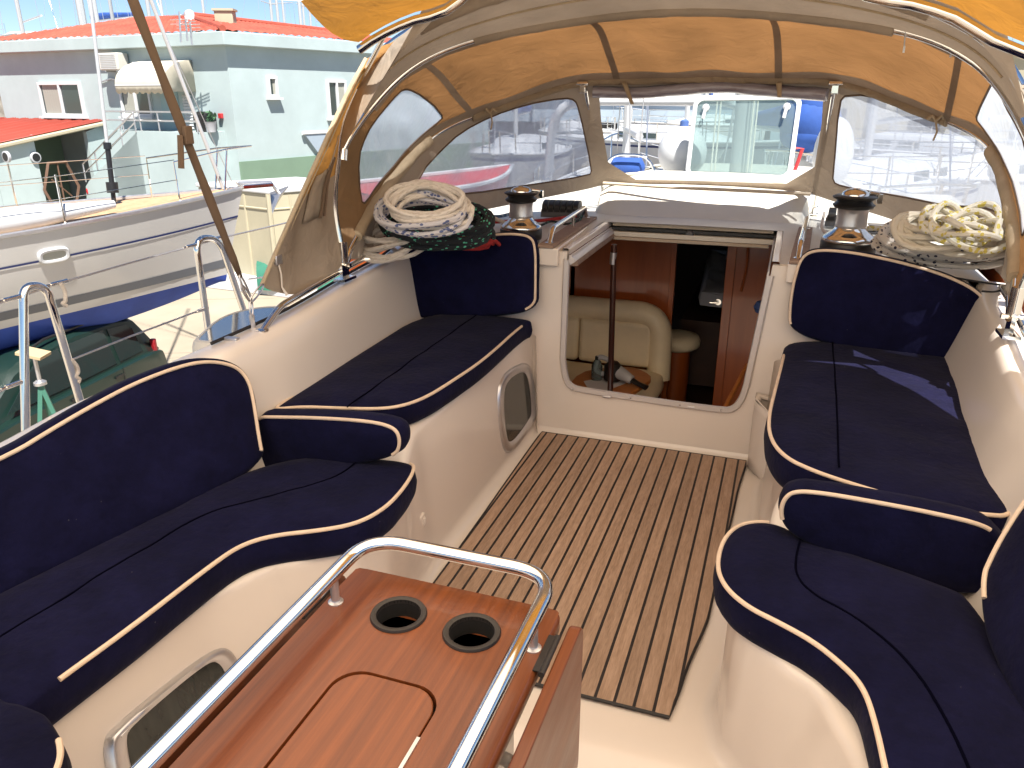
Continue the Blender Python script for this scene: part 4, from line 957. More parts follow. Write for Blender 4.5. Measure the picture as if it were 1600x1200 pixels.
# ============================================================ BIMINI
bim = thing('bimini', (C2, .4, 1.9), 'sand canvas bimini overhead, orange front edge in view, unseen pale rest brightening the cockpit', 'awning')
def arch(y, zc, zs, hw, n=40):
    l = [V((C2 - hw, y, zs)), V((C2 - hw*.80, y, zs + (zc-zs)*.60)), V((C2 - hw*.42, y, zs + (zc-zs)*.9)), V((C2, y, zc))]
    return resample(catmull(mirror_curve(l), 10), n)
fa = [pY(561,66,2.42), pY(590,46,2.42), pY(640,22,2.42), pY(705,0,2.42)]
fh_ = mirror_curve(fa + [V((-.85,2.42,1.905)), V((C2,2.42,1.935))])
front = resample(catmull(fh_[:-1] + [V((2*C2 - fa[0].x - .02, 2.42, fa[0].z)), V((.58,2.42,1.60)), V((.70,2.42,1.54))], 10), 40)
rows = [front, arch(2.15,2.0,1.86,1.36), arch(1.2,2.08,1.84,1.60), arch(.3,2.10,1.82,1.72), arch(-.8,2.08,1.80,1.72), arch(-2.0,2.0,1.75,1.68)]
l0 = pY(470, 2, 2.15); rows[1] = resample(catmull([l0, l0.lerp(V((C2, 2.15, 1.98)), .35) + V((0,0,.05)), V((C2 - .3, 2.15, 1.98)), V((C2 + .4, 2.15, 1.98)), V((.40, 2.15, 1.85)), V((.70, 2.15, 1.72)), V((.87, 2.15, 1.61))], 10), 40)  # starboard edge drawn to let the sun patch onto the seat
rows[2] = resample(catmull([V((C2 - 1.75, 1.2, 1.86)), V((C2 - 1.2, 1.2, 1.98)), V((C2, 1.2, 2.08)), V((C2 + 1.2, 1.2, 1.98)), V((C2 + 1.75, 1.2, 1.72))], 10), 40)
rr = []
for a, b in zip(rows, rows[1:]):
    for k in range(6): rr.append([p.lerp(q, k/6) + V((0,0,-.03*math.sin(math.pi*k/6))) for p, q in zip(a, b)])
rr.append(rows[-1])
MB().loft(rr[:7]).build('front_canvas', M['canvasb'], bim, weld=True); MB().loft(rr[6:]).build('cockpit_fill_canvas', M['canvasm'], bim, weld=True)  # unseen aft canvas made pale and translucent to brighten the cockpit
mb = MB(); mb.tube([p + V((0,0,-.022)) for p in front], .0145, 14); mb.build('hoop', M['steel'], bim)
for r in rows[2:5:1]: mb = MB(); mb.tube([p + V((0,0,-.02)) for p in r], .0125, 10); mb.build('hoop', M['steel'], bim)
for k in (0, -1):
    a = front[k] + V((0,0,-.03)); b = A_[22 if k == 0 else -23]; mb = MB(); mb.tube([front[k if k else 2 if k == 0 else -3] + V((0,0,-.02)), b], .009, 10); mb.build('link_tube', M['steel'], bim)
for r in rows[2:5:2]:
    for p in (r[0], r[-1]): mb = MB(); mb.tube([p, V((C2 + (p.x - C2)*1.02, p.y - .1, .55))], .0125, 10); mb.build('leg', M['steel'], bim)
# brown webbing strap and its shackles
ank = pX(388, 486, -1.64)
strap = thing('webbing_strap', ank, 'brown webbing strap running down from the bimini to a shackle by the left coaming', 'strap')
top = pX(196, -30, -1.66); bot = pX(376, 434, -1.64); dirv = (bot - top).normalized(); side = dirv.cross(ray(300, 200)).normalized()
mb = MB(); rg = []
for k in range(13):
    t = k/12; p = top.lerp(bot, t) + V((0,0,-.006*math.sin(math.pi*t))); w_ = .0125 * (1 + .12*math.sin(k*1.7)) * (1 if k < 12 else .5); s2_ = (side + V((.1*math.sin(t*5), 0, 0))).normalized(); rg.append([p - s2_*w_, p + s2_*w_])
mb.loft(rg); mb.build('webbing', M['web'], strap, solid=.004)
p = top.lerp(bot, .46); mb = MB(); mb.box(p + V((.01,0,0)), (.012,.032,.05)); mb.build('strap_buckle', M['web'], strap, bevel=.003)
mb = MB(); n1 = top.lerp(bot, .46); n2 = n1 + V((0,-.035,-.07)); mb.tube([n1 + V((0,-.02,.0)), n2 + V((0,0,-.02))], .009, 6); mb.build('loose_end', M['web'], strap)
sh = thing('shackle_cluster', ank, 'stainless shackles and rings joining the strap and the canvas wing to the coaming', 'shackle')
def ringt(c, r, t, ax, st=1.5): 
    a = V(ax).normalized(); u_ = a.orthogonal().normalized(); v_ = a.cross(u_)
    return [V(c) + u_*(math.cos(2*math.pi*k/18)*r) + v_*(math.sin(2*math.pi*k/18)*r*st) for k in range(18)]
base = pX(393, 492, -1.63); k1 = pX(378, 448, -1.64); k2 = pX(402, 455, -1.63); hub = pX(392, 470, -1.635)
for a, b in ((bot, hub), (hub, base), (hub, pX(410, 447, -1.63)), (k1, hub)):
    c = (a + b)/2; d = (b - a); L = d.length*.62; d.normalize(); s_ = d.cross(V((1,.3,0))).normalized()
    mb = MB(); mb.tube([c + d*(math.cos(2*math.pi*k/18)*L) + s_*(math.sin(2*math.pi*k/18)*.012) for k in range(18)], .0032, 6, closed=True); mb.build('ring', M['satin'], sh)
mb = MB(); mb.tube([base, base + V((0,0,-.07))], .009, 8); mb.box(base + V((0,0,-.07)), (.05,.05,.008)); mb.build('pad_eye', M['satin'], sh)
# zip-in panel joining sprayhood and bimini
lk = Surf([p + V((0,0,-.0)) for p in A_], resample(front, NA), .0, .01, 9)
MB().loft([[lk.at(u, j/4) for u in [.11 + .78*k/60 for k in range(61)]] for j in range(5)]).build('joining_panel', M['canvasd'], bim, weld=True)

for sf_, v_ in ((lk, .5), (lk, .96), (S1_, .5)):
    MB().tube([sf_.at(u, v_) + V((0,0,-.006)) for u in [.2 + .6*k/60 for k in range(61)]], .0035, 6).build('zip_tape', M['sand'], hood)
# ============================================================ WINCHES
def winch(c, k, label, hand):
    t = thing('winch', c, label, 'winch'); c = V(c)
    P = lambda prof: [(r*k, h*k) for r, h in prof]
    MB().lathe(P([(.100,-.004),(.102,.004),(.102,.040),(.098,.046)]), c, seg=40).build('base_ring', M['black'], t, ang=60)
    MB().lathe(P([(.098,.044),(.100,.050),(.097,.060),(.083,.070),(.066,.082),(.058,.092),(.056,.098)]), c, seg=48).build('skirt', M['steel'], t, ang=60)
    MB().lathe(P([(.054,.094),(.058,.100),(.0575,.108),(.056,.125),(.0555,.150),(.0575,.168),(.060,.172)]), c, seg=48).build('drum', M['satin'], t, ang=60)
    MB().lathe(P([(.058,.168),(.070,.172),(.076,.180),(.077,.184),(.066,.192),(.062,.198),(.068,.202),(.080,.209),(.081,.214),(.070,.219)]), c, seg=48).build('jaws', M['black'], t, ang=60)
    MB().lathe(P([(.050,.216),(.050,.222),(.046,.230),(.036,.238),(.018,.243),(.016,.239),(.001,.239)]), c, seg=48).build('cap', M['steel'], t, ang=60)
    a = R(hand); d = V((math.cos(a), math.sin(a), 0))
    mb = MB(); mb.tube([c + d*(.052*k) + V((0,0,.226*k)), c + d*(.088*k) + V((0,0,.222*k)), c + d*(.094*k) + V((0,0,.19*k))], .008*k, 10); mb.box(c + d*(.096*k) + V((0,0,.205*k)), (.018*k,.02*k,.035*k))
    mb.build('feeder_arm', M['steel'], t)
    return t
wl = pz(814, 371, .880); wr = pz(1323, 394, .880)
winch(wl, .96, 'chrome winch with black jaws beside the pile of dark and white ropes', 20)
winch(wr, 1.08, 'chrome winch with black jaws beside the yellow-flecked rope coil, right of the companionway', 20)

# ============================================================ ROPE CLUTCHES
def clutch(c, n, label, w=.034, rot=0):
    c = V(c); t = thing('rope_clutch', c, label, 'rope clutch'); Rm = Matrix.Rotation(R(rot), 3, 'Z')
    mb = MB(); mb.box(c + V((0,0,.022)), (w*n + .012, .12, .044), Rm, .96); mb.build('housing', M['grey'], t, bevel=.005)
    for i in range(n):
        o = Rm @ V(((i - (n-1)/2)*w, 0, 0)); prof = [V((0,-.062,.030)), V((0,-.066,.058)), V((0,-.045,.078)), V((0,.0,.088)), V((0,.045,.082)), V((0,.062,.060)), V((0,.055,.035))]
        prof = chaikin(prof, 2, closed=False)
        mb = MB(); mb.prism([c + o + Rm @ (p + V((-w*.41,0,0))) for p in prof], Rm @ V((w*.82,0,0))); mb.build('lever', M['black'] if i % 1 == 0 else M['grey'], t, bevel=.003)
    return t
cl = pz(878, 338, .885)
clutch(cl, 6, 'bank of six black and grey rope clutches behind the left winch', rot=4)
cr = pz(1296, 356, .885) + V((.03,.10,0))
clutch(cr, 2, 'pair of black rope clutches half hidden behind the right winch', rot=-5, w=.042)
for (px, py, lab) in ((1376, 366, 'black and blue line organiser block between the right winch and the rope coil'),):
    c = pz(px, py, .885); t = thing('deck_organiser', c, lab, 'block')
    MB().box(c + V((0,0,.006)), (.13,.06,.012)).build('base_plate', M['grey'], t, bevel=.003)
    for i in range(3): MB().lathe([(.018,.01),(.018,.018),(.013,.022),(.013,.030),(.018,.034),(.018,.040)], c + V((-.04 + .04*i,0,.0)), seg=20).build('sheave', M['black'], t)
    MB().box(c + V((0,0,.044)), (.125,.05,.006)).build('top_plate', M['satin'], t, bevel=.002)

# ============================================================ ROPES
def coil(name, label, center, rx, ry, loops, r, m, tilt=(0,0,0), h=.05, jit=.16, seed=1, start=None, end=None, squash=0.0, rot=0):
    rnd = random.Random(seed); c = V(center); E = Matrix.Rotation(tilt[2], 3, 'Z') @ Matrix.Rotation(tilt[0], 3, 'X') @ Matrix.Rotation(tilt[1], 3, 'Y')
    pts = []; per = 22
    K = [(rnd.uniform(1-jit, 1+jit*.6), rnd.uniform(1-jit, 1+jit*.6), rnd.uniform(-.035,.035)*jit*6, rnd.uniform(-.03,.03)*jit*6, rnd.uniform(0, 1)) for _ in range(loops + 2)]
    for i in range(loops * per + 1):
        k = i // per; f = (i % per)/per; f2 = f*f*(3-2*f); a_, b_ = K[k], K[min(k+1, loops+1)]; q = [x + (y - x)*f2 for x, y in zip(a_, b_)]
        th = 2*math.pi*f + rot; lay = k / max(1, loops - 1)
        rad = 1 + .06*noise.noise(V((th*1.3, k*.7, seed)))
        x = math.cos(th)*rx*q[0]*rad + q[2]; y = math.sin(th)*ry*q[1]*rad*(1 - squash*math.cos(th)) + q[3]
        z = h*(lay*.75 + q[4]*.25) + .012*math.sin(th*2 + k)*jit*6
        pts.append(c + E @ V((x, y, z)))
    if start: pts = catmull([V(p) for p in start] + [pts[0]], 8)[:-1] + pts
    if end: pts = pts + catmull([pts[-1]] + [V(p) for p in end], 8)[1:]
    t = thing(name, c, label, 'rope', None)
    mb = MB(); mb.tube(pts, r, 8, uv=True); o = mb.build('coil', m, t); return t
DZ = .886
lc = pz(650, 372, DZ)
def lp(px, py, z): return pz(px, py, z)
coil('rope', 'lowest beige rope coil hanging at the left end of the rope pile', lp(632, 384, .905) + V((-.06,0,.0)), .165, .12, 7, .0098, M['rope_w'], tilt=(.35,-.15,.1), h=.07, jit=.22, seed=4)
coil('rope', 'red rope under the pile of coils behind the left backrest', lp(690, 378, .895), .28, .07, 4, .0085, M['rope_r'], h=.012, jit=.2, seed=9, end=[lp(752, 352, .90), lp(790, 346, .90), lp(840, 345, .90), lp(900, 338, .91)])
coil('rope', 'black rope with green flecks looped through the middle of the left pile', lp(680, 366, .955), .25, .135, 13, .0092, M['rope_k'], tilt=(.42,.05,.0), h=.10, jit=.13, seed=11, end=[lp(745, 350, .93), lp(735, 362, .90), lp(700, 380, .90)])
coil('rope', 'blue rope inside the left pile of coils, leading back past the winch', lp(690, 344, 1.0), .17, .09, 5, .0085, M['rope_bl'], tilt=(.3,.1,.1), h=.04, jit=.18, seed=14, end=[lp(752, 336, .95), lp(780, 338, .92), lp(812, 330, .91)])
coil('rope', 'white rope with blue flecks coiled on top at the outer side of the left pile', lp(664, 342, 1.055), .185, .10, 5, .0095, M['rope_b'], tilt=(.50,.02,.0), h=.05, jit=.1, seed=21, squash=.15)
coil('rope', 'beige rope coil lying open on top of the left pile', lp(672, 330, 1.085), .150, .095, 8, .0098, M['rope_w'], tilt=(.60,.03,.1), h=.07, jit=.13, seed=25, squash=.25, end=[lp(735, 325, 1.0), lp(765, 338, .95), lp(795, 350, .93), lp(812, 352, .945)])
coil('rope', 'white rope with black flecks in wide loops around the right coil', lp(1476, 396, .93), .235, .12, 11, .0112, M['rope_d'], tilt=(.34,-.05,-.18), h=.10, jit=.12, seed=31, end=[lp(1400, 375, .93), lp(1375, 378, .93), lp(1345, 370, .95)])
coil('rope', 'plain cream rope bunched in the middle of the right coil', lp(1470, 380, 1.0), .15, .09, 6, .0115, M['rope_cr'], tilt=(.4,.1,-.15), h=.07, jit=.2, seed=35)
coil('rope', 'white rope with yellow flecks knotted on top of the right coil', lp(1500, 368, 1.045), .105, .075, 7, .0112, M['rope_y'], tilt=(.30,.05,-.2), h=.065, jit=.32, seed=41, end=[lp(1420, 352, .99), lp(1385, 356, .96), lp(1355, 357, .955)])
# line ends leading from the clutches forward under the hood
def lead(pts, m, r, label, name='rope'):
    t = MB(); t.tube(catmull(pts, 8), r, 8, uv=True); o = t.build(name, m); tag(o, label, 'rope'); return o
lead([lp(1300,372,.90), lp(1288,362,.905), lp(1284,352,.92), lp(1290,330,.95) + V((0,.1,-.02))], M['rope_w'], .007, 'short white line end poking out of the right pair of clutches')
lead([lp(845,352,.90), lp(862,346,.895), lp(885,350,.895), lp(905,343,.90), lp(912,333,.92)], M['rope_k2'] if 'rope_k2' in M else M['rope_k'], .006, 'thin dark line lying loose in front of the left clutch bank')
lead([pz(1355,458,.868), pz(1440,462,.868), pz(1500,470,.87)] if False else [pz(1410,420,.872), pz(1480,432,.872), pz(1540,442,.874), pz(1580,447,.876)], M['cordk'], .0035, 'thin black cord running along the starboard deck to the beige block')
lead([pz(1534,455,.868), pz(1552,456,.868), pz(1566,453,.87), pz(1580,447,.876)], M['cordk'], .0035, 'short loop of black cord joining the deck line at the beige block')
# beige block at the right edge
c = pz(1596, 446, .90); bk = thing('pulley_block', c, 'beige plastic pulley block at the right edge of the deck', 'block')
mb = MB(); prof = chaikin([V(c) + V(q) for q in ((-.05,0,-.025),(-.02,0,.02),(.03,0,.05),(.09,0,.05),(.11,0,.0),(.06,0,-.04),(0,0,-.045))], 3)
mb.prism(prof, (0,.035,0)); mb.build('cheek', M['beigep'], bk, bevel=.006)
for dx, dz in ((.0,.012),(.03,-.015),(.055,.02)): MB().lathe([(.006,.0),(.006,.003)], c + V((dx,-.001,dz)), (0,-1,0), 14).build('hole', M['black'], bk)
MB().lathe([(.02,-.002),(.02,.0375)], c + V((.035,0,.0)), (0,1,0), 20).build('sheave', M['grey'], bk)

# ============================================================ STANCHIONS AND LIFELINES
def gate(p1, ptop1, ptop2, p2, label):
    xx = -2.05
    a, b, c_, d = [pX(*q, xx) for q in (p1, ptop1, ptop2, p2)]
    t = thing('stanchion', V(((a+d)/2).to_tuple()), label, 'railing post')
    a = a + (a - b).normalized()*.14; d = d + (d - c_).normalized()*.10
    mb = MB(); mb.tube(roundpath([a, b, c_, d], .06, 10), .0125, 14); mb.build('hoop', M['steel'], t)
    for q in (a, d): mb = MB(); mb.tube([q + V((0,0,-.03)), q + V((0,0,.02))], .019, 12); mb.box(q + V((0,0,-.035)), (.06,.06,.01)); mb.build('foot', M['steel'], t)
    return t
gate((40, 672), (36, 447), (72, 447), (126, 630), 'U-shaped stainless stanchion hoop at the far left, in front of the parked green car')
gate((327, 525), (305, 372), (342, 372), (386, 500), 'U-shaped stainless stanchion hoop beside the brown strap and the blue hull')
def wire(pix, label, xx=-2.05, r=.0035, extra=()):
    pts = [pX(*q, xx) for q in pix]; t = thing('lifeline', pts[0], label, 'guard wire')
    mb = MB(); mb.tube(pts, r, 8); mb.build('wire', M['satin'], t)
    for q in extra:
        p = pX(*q, xx); mb = MB(); mb.tube([p + V((0,-.03,0)), p + V((0,.03,0))], .007, 10); mb.tube([p + V((0,-.045,0)), p + V((0,-.03,0))], .004, 8); mb.build('turnbuckle', M['steel'], t)
    return t
wire([(-60,492),(20,467),(95,442),(200,412),(300,385),(340,373),(440,350),(520,330)], 'upper guard wire across the neighbouring hull, joined with small steel hooks', extra=((20,466),(92,442),(300,384),(340,372)))
wire([(-60,640),(20,602),(30,596)], 'lower guard wire end at the far left hoop', extra=((24,600),))
wire([(112,562),(200,527),(320,482)], 'lower guard wire between the two stanchion hoops, with a wrapped cord at its left end', extra=((316,484),))
wire([(388,436),(420,432),(470,420),(560,396)], 'lower guard wire running forward beneath the canvas wing', extra=())
for pts, lab in (([(95,443),(101,455),(102,470),(98,474),(104,478)], 'short white cord knotted to the upper guard wire by the far left hoop'), ([(112,562),(120,572),(122,582),(118,588),(124,592),(122,598)], 'short white knotted cord hanging from the lower guard wire')):
    p3 = [pX(a, b, -2.04) for a, b in pts]; mb = MB(); mb.tube(catmull(p3, 6), .006, 8, uv=True); tag(mb.build('cord', M['rope_w']), lab, 'cord')
# ============================================================ CABIN INTERIOR
cab = thing('cabin_interior', (C2, 5, -.62), 'mahogany-lined cabin seen through the companionway with a dark doorway in its bulkhead', 'cabin')
FZ = -.62; YBH = 5.0
def quadpl(pts, m, name, par=cab): mb = MB(); mb.add(pts, [(0,1,2,3)]); return mb.build(name, m, par)
def bxy(px, py, y=YBH): return pY(px, py, y)
# lining: floor, sides, head
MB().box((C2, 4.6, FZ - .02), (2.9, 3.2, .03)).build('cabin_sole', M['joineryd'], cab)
MB().box((C2 - 1.50, 4.3, .1), (.03, 2.2, 1.5)).build('side_lining', M['joinery'], cab)
MB().box((C2 + 1.50, 4.3, .1), (.03, 2.2, 1.5)).build('side_lining', M['joinery'], cab)
MB().box((C2, 5.35, .80), (3.2, 2.4, .03)).build('head_lining', M['deck'], cab)
# bulkhead pieces around the doorway
xl = bxy(1050, 500).x; xr = bxy(1136, 500).x
def panel(x0, x1, z0, z1, y, name, m=M['joinery'], th=.03): return MB().box(((x0+x1)/2, y + th/2, (z0+z1)/2), (x1-x0, th, z1-z0)).build(name, m, cab, bevel=.003)
panel(C2 - 1.48, xl, FZ, .78, YBH, 'bulkhead_panel')
panel(xr + .02, C2 + 1.48, FZ, .78, YBH - .14, 'bulkhead_panel')
panel(xl - .035, xl, FZ, .78, YBH - .02, 'door_post', M['joinery'])
panel(xr - .03, xr + .025, FZ, .78, YBH - .16, 'door_post')
# varnished door moulding on the right panel
g = [bxy(1166, 378, YBH - .155), bxy(1158, 440, YBH - .155), bxy(1148, 462, YBH - .155), bxy(1138, 440, YBH - .155)]
mb = MB(); mb.tube(catmull([bxy(1170, 372, 4.84), bxy(1166, 420, 4.84), bxy(1158, 455, 4.84)], 6), .008, 8); mb.build('grab_moulding', M['joinery'], cab)
h = bxy(1122, 472, YBH - .02); mb = MB(); mb.tube([h, h + V((.0,-.03,0)), h + V((-.05,-.035,0))], .006, 8); mb.lathe([(.02,0),(.02,.004)], h, (0,-1,0), 14); mb.build('door_handle', M['steel'], cab)
# sleeping cabin behind, its dimness put into the near-black joinery colour
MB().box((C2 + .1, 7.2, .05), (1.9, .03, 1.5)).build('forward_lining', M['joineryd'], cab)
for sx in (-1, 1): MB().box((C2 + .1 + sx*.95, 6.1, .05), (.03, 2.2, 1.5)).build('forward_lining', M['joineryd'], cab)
bed = thing('berth', (C2 + .25, 6.2, FZ), 'dim berth with white bedding beyond the dark doorway', 'bed')
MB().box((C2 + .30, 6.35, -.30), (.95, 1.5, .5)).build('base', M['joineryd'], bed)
mb = MB(); vs, ts = mesh_poly([(C2 - .05, 5.66), (C2 + .7, 5.62), (C2 + .75, 7.1), (C2 - .15, 7.1)], .09)
mb.add([V((p.x, p.y, .10 + .05*noise.noise(V((p.x*4, p.y*4, 2))) + .05*max(0,p.y-6.4))) for p in vs], ts); mb.build('bedding', M['sheet'], bed, solid=.10)
for dx in (0,): mb = MB(); mb.box((C2 + .28, 6.8, .24), (.5,.28,.14)); mb.build('pillow', M['sheet'], bed, bevel=.05)
# round stool edge seen in the doorway
c = bxy(1058, 530, 5.35); st = thing('stool', (c.x, c.y, FZ), 'round cream seat just inside the dark doorway', 'stool')
MB().lathe([(.13,-.06),(.16,-.04),(.165,.0),(.15,.03),(.10,.045),(.0,.05)], c, seg=28).build('seat', M['leather'], st, ang=60); MB().lathe([(.10,FZ - c.z),(.10,-.06)], c, seg=24).build('pedestal', M['joinery'], st)
# settee: L-shaped, cream leather
sf = thing('settee', (-1.1, 4.6, FZ), 'cream leather settee with padded back in the cabin', 'sofa')
def rbox(name, c, d, rot=0, bev=.03, m=M['leather'], par=sf, tilt=0):
    return MB().box(c, d, Matrix.Rotation(R(rot), 3, 'Z') @ Matrix.Rotation(R(tilt), 3, 'X')).build(name, m, par, bevel=bev)
sx1 = bxy(1040, 500, 4.85).x
MB().tube(roundpath([V((-1.95, 4.90, .165)), V((sx1 - .035, 4.89, .165)), V((sx1 - .02, 4.84, -.26))], .16, 12), [.078]*15, 18).build('back_roll', M['leather'], sf)
rbox('back_panel', ((-1.95 + sx1)/2 - .32, 4.89, -.04), (.60, .12, .30), bev=.03, tilt=-5)
rbox('back_panel', (-.97, 4.875, -.04), (.49, .13, .30), bev=.03, tilt=-5)
rbox('back_panel', (-1.35, 4.875, -.04), (.26, .13, .30), bev=.03, tilt=-5)
# seat with rounded end
pts = [(-1.95, 4.84), (-1.95, 4.05), (-1.25, 4.15), (-1.02, 4.28), (-.80, 4.36), (-.68, 4.45), (-.62, 4.60), (-.62, 4.80), (-.70, 4.86)]
cushion('settee_cushion', 'cream leather seat cushion of the settee below its padded back', 'cushion', pts, (0,0,-.20), X, Y, .13, pipe=None, bulge=.03, rnd=.045, m=M['leather'], grid=.06)
mb = MB(); mb.prism([V((x*.96 - .04, y*.985 + .07, FZ)) for x, y in pts], (0,0,.29)); mb.build('base', M['joinery'], sf)
# mast support post
a = pY(960, 372, 3.82); b = pY(957, 612, 3.82)
po = thing('cabin_post', (a.x, 3.82, FZ), 'dark wooden grab post standing in front of the settee', 'post')
mb = MB(); mb.tube([V((a.x, 3.82, .80)), V((b.x, 3.82, FZ))], .0155, 14); mb.build('pole', M['darkwood'], po)
mb = MB(); mb.tube([V((a.x, 3.82, .76)), V((a.x - .002, 3.82, .70))], .0175, 14); mb.build('collar', M['satin'], po)
# saloon table corner and the things on it
tz = -.06
tp = [pz(*q, tz) for q in ((884,606),(905,582),(940,574),(985,572),(1008,580),(1020,590),(1008,600),(975,622),(930,640),(880,640))]
ct = thing('cabin_table', (tp[0].x + .2, tp[0].y, FZ), 'corner of an orange wooden cabin table, sunlight put into its wood colour', 'table')
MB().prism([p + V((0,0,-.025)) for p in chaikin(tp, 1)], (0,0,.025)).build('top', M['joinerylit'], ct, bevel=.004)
cc_ = sum(tp, V())/len(tp); MB().box((cc_.x, cc_.y, (FZ + tz)/2), (.16,.16, tz - FZ - .03)).build('leg', M['joinery'], ct)
q = [pz(*q, tz + .003) for q in ((912,596),(955,588),(985,596),(945,612),(918,606))]
mb = MB(); mb.prism(q, (0,0,.002)); tag(mb.build('paper', M['sheet']), 'white sheet of paper under the handheld vacuum on the cabin table', 'paper')
# handheld vacuum cleaner: grey-black body, nozzle to the right
vc = pz(962, 598, tz) + V((0,0,.0)); hv = thing('handheld_vacuum', vc, 'grey and black handheld vacuum cleaner lying on the cabin table', 'vacuum cleaner')
p0 = vc + V((-.12,.02,.075)); p1 = vc + V((.14,-.06,.03))
ax = (p1 - p0).normalized()
mb = MB(); mb.tube([vc + V((-.02,0,.02)), vc + V((-.02,0,.10)), vc + V((-.02,0,.125))], [.05,.052,.03], 18); mb.build('motor', M['black'], hv)
mb = MB(); mb.tube(roundpath([vc + V((-.03,0,.03)), vc + V((-.13,.01,.06)), vc + V((-.11,.01,.15)), vc + V((-.03,.0,.13))], .03), .015, 12); mb.build('handle', M['greyl'], hv)
mb = MB(); mb.tube([vc + V((0,0,.07)), vc + V((.05,-.02,.06)), vc + V((.10,-.035,.04))], [.045,.034,.026], 16); mb.build('dust_cup', M['greyl'], hv)
mb = MB(); mb.tube([vc + V((.10,-.035,.04)), vc + V((.14,-.05,.028)), vc + V((.19,-.07,.018))], [.024,.02,.024], 12, flat=.6); mb.build('nozzle', M['black'], hv)
bt = pz(932, 594, tz); t = thing('bottle', bt, 'small clear plastic bottle beside the vacuum on the cabin table', 'bottle')
MB().lathe([(.03,0),(.032,.01),(.032,.09),(.02,.12),(.011,.13)], bt, seg=20).build('body', M['hatchglass'], t); MB().lathe([(.013,.128),(.013,.148)], bt, seg=14).build('cap', M['black'], t)
# companionway steps grab strip at the lower right
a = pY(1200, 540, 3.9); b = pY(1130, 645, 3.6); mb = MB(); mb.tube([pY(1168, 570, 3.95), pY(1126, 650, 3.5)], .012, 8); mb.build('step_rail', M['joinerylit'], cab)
tag(MB().lathe([(.001,-.04),(.03,-.03),(.045,.0),(.03,.03),(.001,.04)], pY(1190, 480, 4.4), seg=12).build('cloth_bundle', M['bluecl']), 'small blue cloth bundle at the right edge of the companionway', 'cloth')
# ============================================================ THE YARD AND EVERYTHING BEYOND
G = -3.0
def struct(mb, name, m, **k): return mb.build(name, m, kind='structure', **k)
struct(MB().add([(-900,-300,G),(900,-300,G),(900,2500,G),(-900,2500,G)], [(0,1,2,3)]), 'ground', M['concrete'])
# joints and stained patches in the slab
mb = MB()
for i in range(9): mb.box((-18 + i*4.0, 14, G + .003), (.03, 46, .004), Matrix.Rotation(R(24), 3, 'Z'))
for i in range(9): mb.box((-10, 2 + i*4.5, G + .003), (40, .03, .004), Matrix.Rotation(R(24), 3, 'Z'))
struct(mb, 'slab_joints', M['jointm'])
# stony hillside behind the yard
mb = MB(); rows = []
for j in range(14):
    row = []
    for i in range(60):
        a = R(-75 + i*2.6); d = 95 + j*16; h = G + (0 if j == 0 else (j*2.3) * .55 * (.8 + .45*noise.noise(V((i*.16, j*.2, 1)))) * (0.30 + .9*max(0, math.sin(R(i*2.6 - 10) ) )*.5))
        row.append(V((math.sin(a)*d, math.cos(a)*d, h)))
    rows.append(row)
mb.loft(rows); struct(mb, 'hills', M['hill'])

# ---- mint building
K = pD(355, 96, 27); Lp = pD(10, 96, 35.5); Rp = pD(640, 96, 33)
K.z = Lp.z = Rp.z = 0
def hnorm(a, b):
    d = (b - a); n = V((d.y, -d.x, 0)).normalized(); return n if n.dot(V((0,0,0)) - a) > 0 else -n
nL, nR = hnorm(K, Lp), hnorm(K, Rp); dL, dR = (Lp - K).normalized(), (Rp - K).normalized()
house = thing('harbour_building', V((K.x, K.y, G)), 'mint green two-storey building with a red tiled roof, its corner facing the yacht', 'building')
fz = lambda px, py, D: pD(px, py, D).z
zft, zfb = fz(355, 50, 27), fz(355, 71, 27)
Lfar = K + dL * 11.6; Rfar = K + dR * 14
back = Lfar + Rfar - K + V((0, 4, 0))
mb = MB(); mb.prism([V((p.x, p.y, G)) for p in (Lfar, K, Rfar, back)], (0, 0, zfb - G + .02)); mb.build('wall', M['mint'], house)
# projecting fascia
off = .30
def offp(p, a, b): return V((p.x + a*nL.x + b*nR.x, p.y + a*nL.y + b*nR.y, 0))
ko = K + (nL + nR).normalized() * off * 1.3; lo = Lfar + nL*off + dL*.5; ro = Rfar + nR*off
mb = MB(); mb.prism([V((p.x, p.y, zfb)) for p in (lo, ko, ro, back)], (0, 0, zft - zfb)); mb.build('fascia', M['mint'], house, bevel=.02)
# hipped tile roof with real tile ribs
apex = pD(292, 26, 33); zr_ = zft + .02; k2 = K + (nL + nR).normalized() * (off*1.3 - .12); l2 = Lfar + nL*(off-.1) + dL*.3; r2 = Rfar + nR*(off-.1)
ap2 = apex + (r2 - k2)*.55; ap2.z = apex.z * .97
mb = MB()
def slope(a, b, c, d, n, m_=14):
    """tiled surface: eave a->b, ridge d->c"""
    rows = []
    for j in range(m_ * 2 + 1):
        v = (j // 2 + (j % 2)) / m_ if j else 0; v = min(1, v); lift = .05 if j % 2 else 0
        row = []
        for i in range(n * 4 + 1):
            u = i/(n*4); e = a.lerp(b, u); r = d.lerp(c, u); p = e.lerp(r, v); p = p + V((0,0,lift*(1-v*.0) + .045*abs(math.sin(i*math.pi/4)))); row.append(p)
        rows.append(row)
    mb.loft(rows)
z3 = lambda p, z: V((p.x, p.y, z))
slope(z3(l2, zr_), z3(k2, zr_), apex, apex + (l2 - k2)*.25 + V((0,0,-.0)), 34)
slope(z3(k2, zr_), z3(r2, zr_), ap2, apex, 40)
mb.build('roof', M['tile'], house, ang=25)
mb = MB(); mb.tube([z3(k2, zr_ + .06), apex + V((0,0,.08))], .10, 8); mb.tube([apex + V((0,0,.08)), ap2 + V((0,0,.08))], .10, 8); mb.build('ridge_tiles', M['tile'], house)
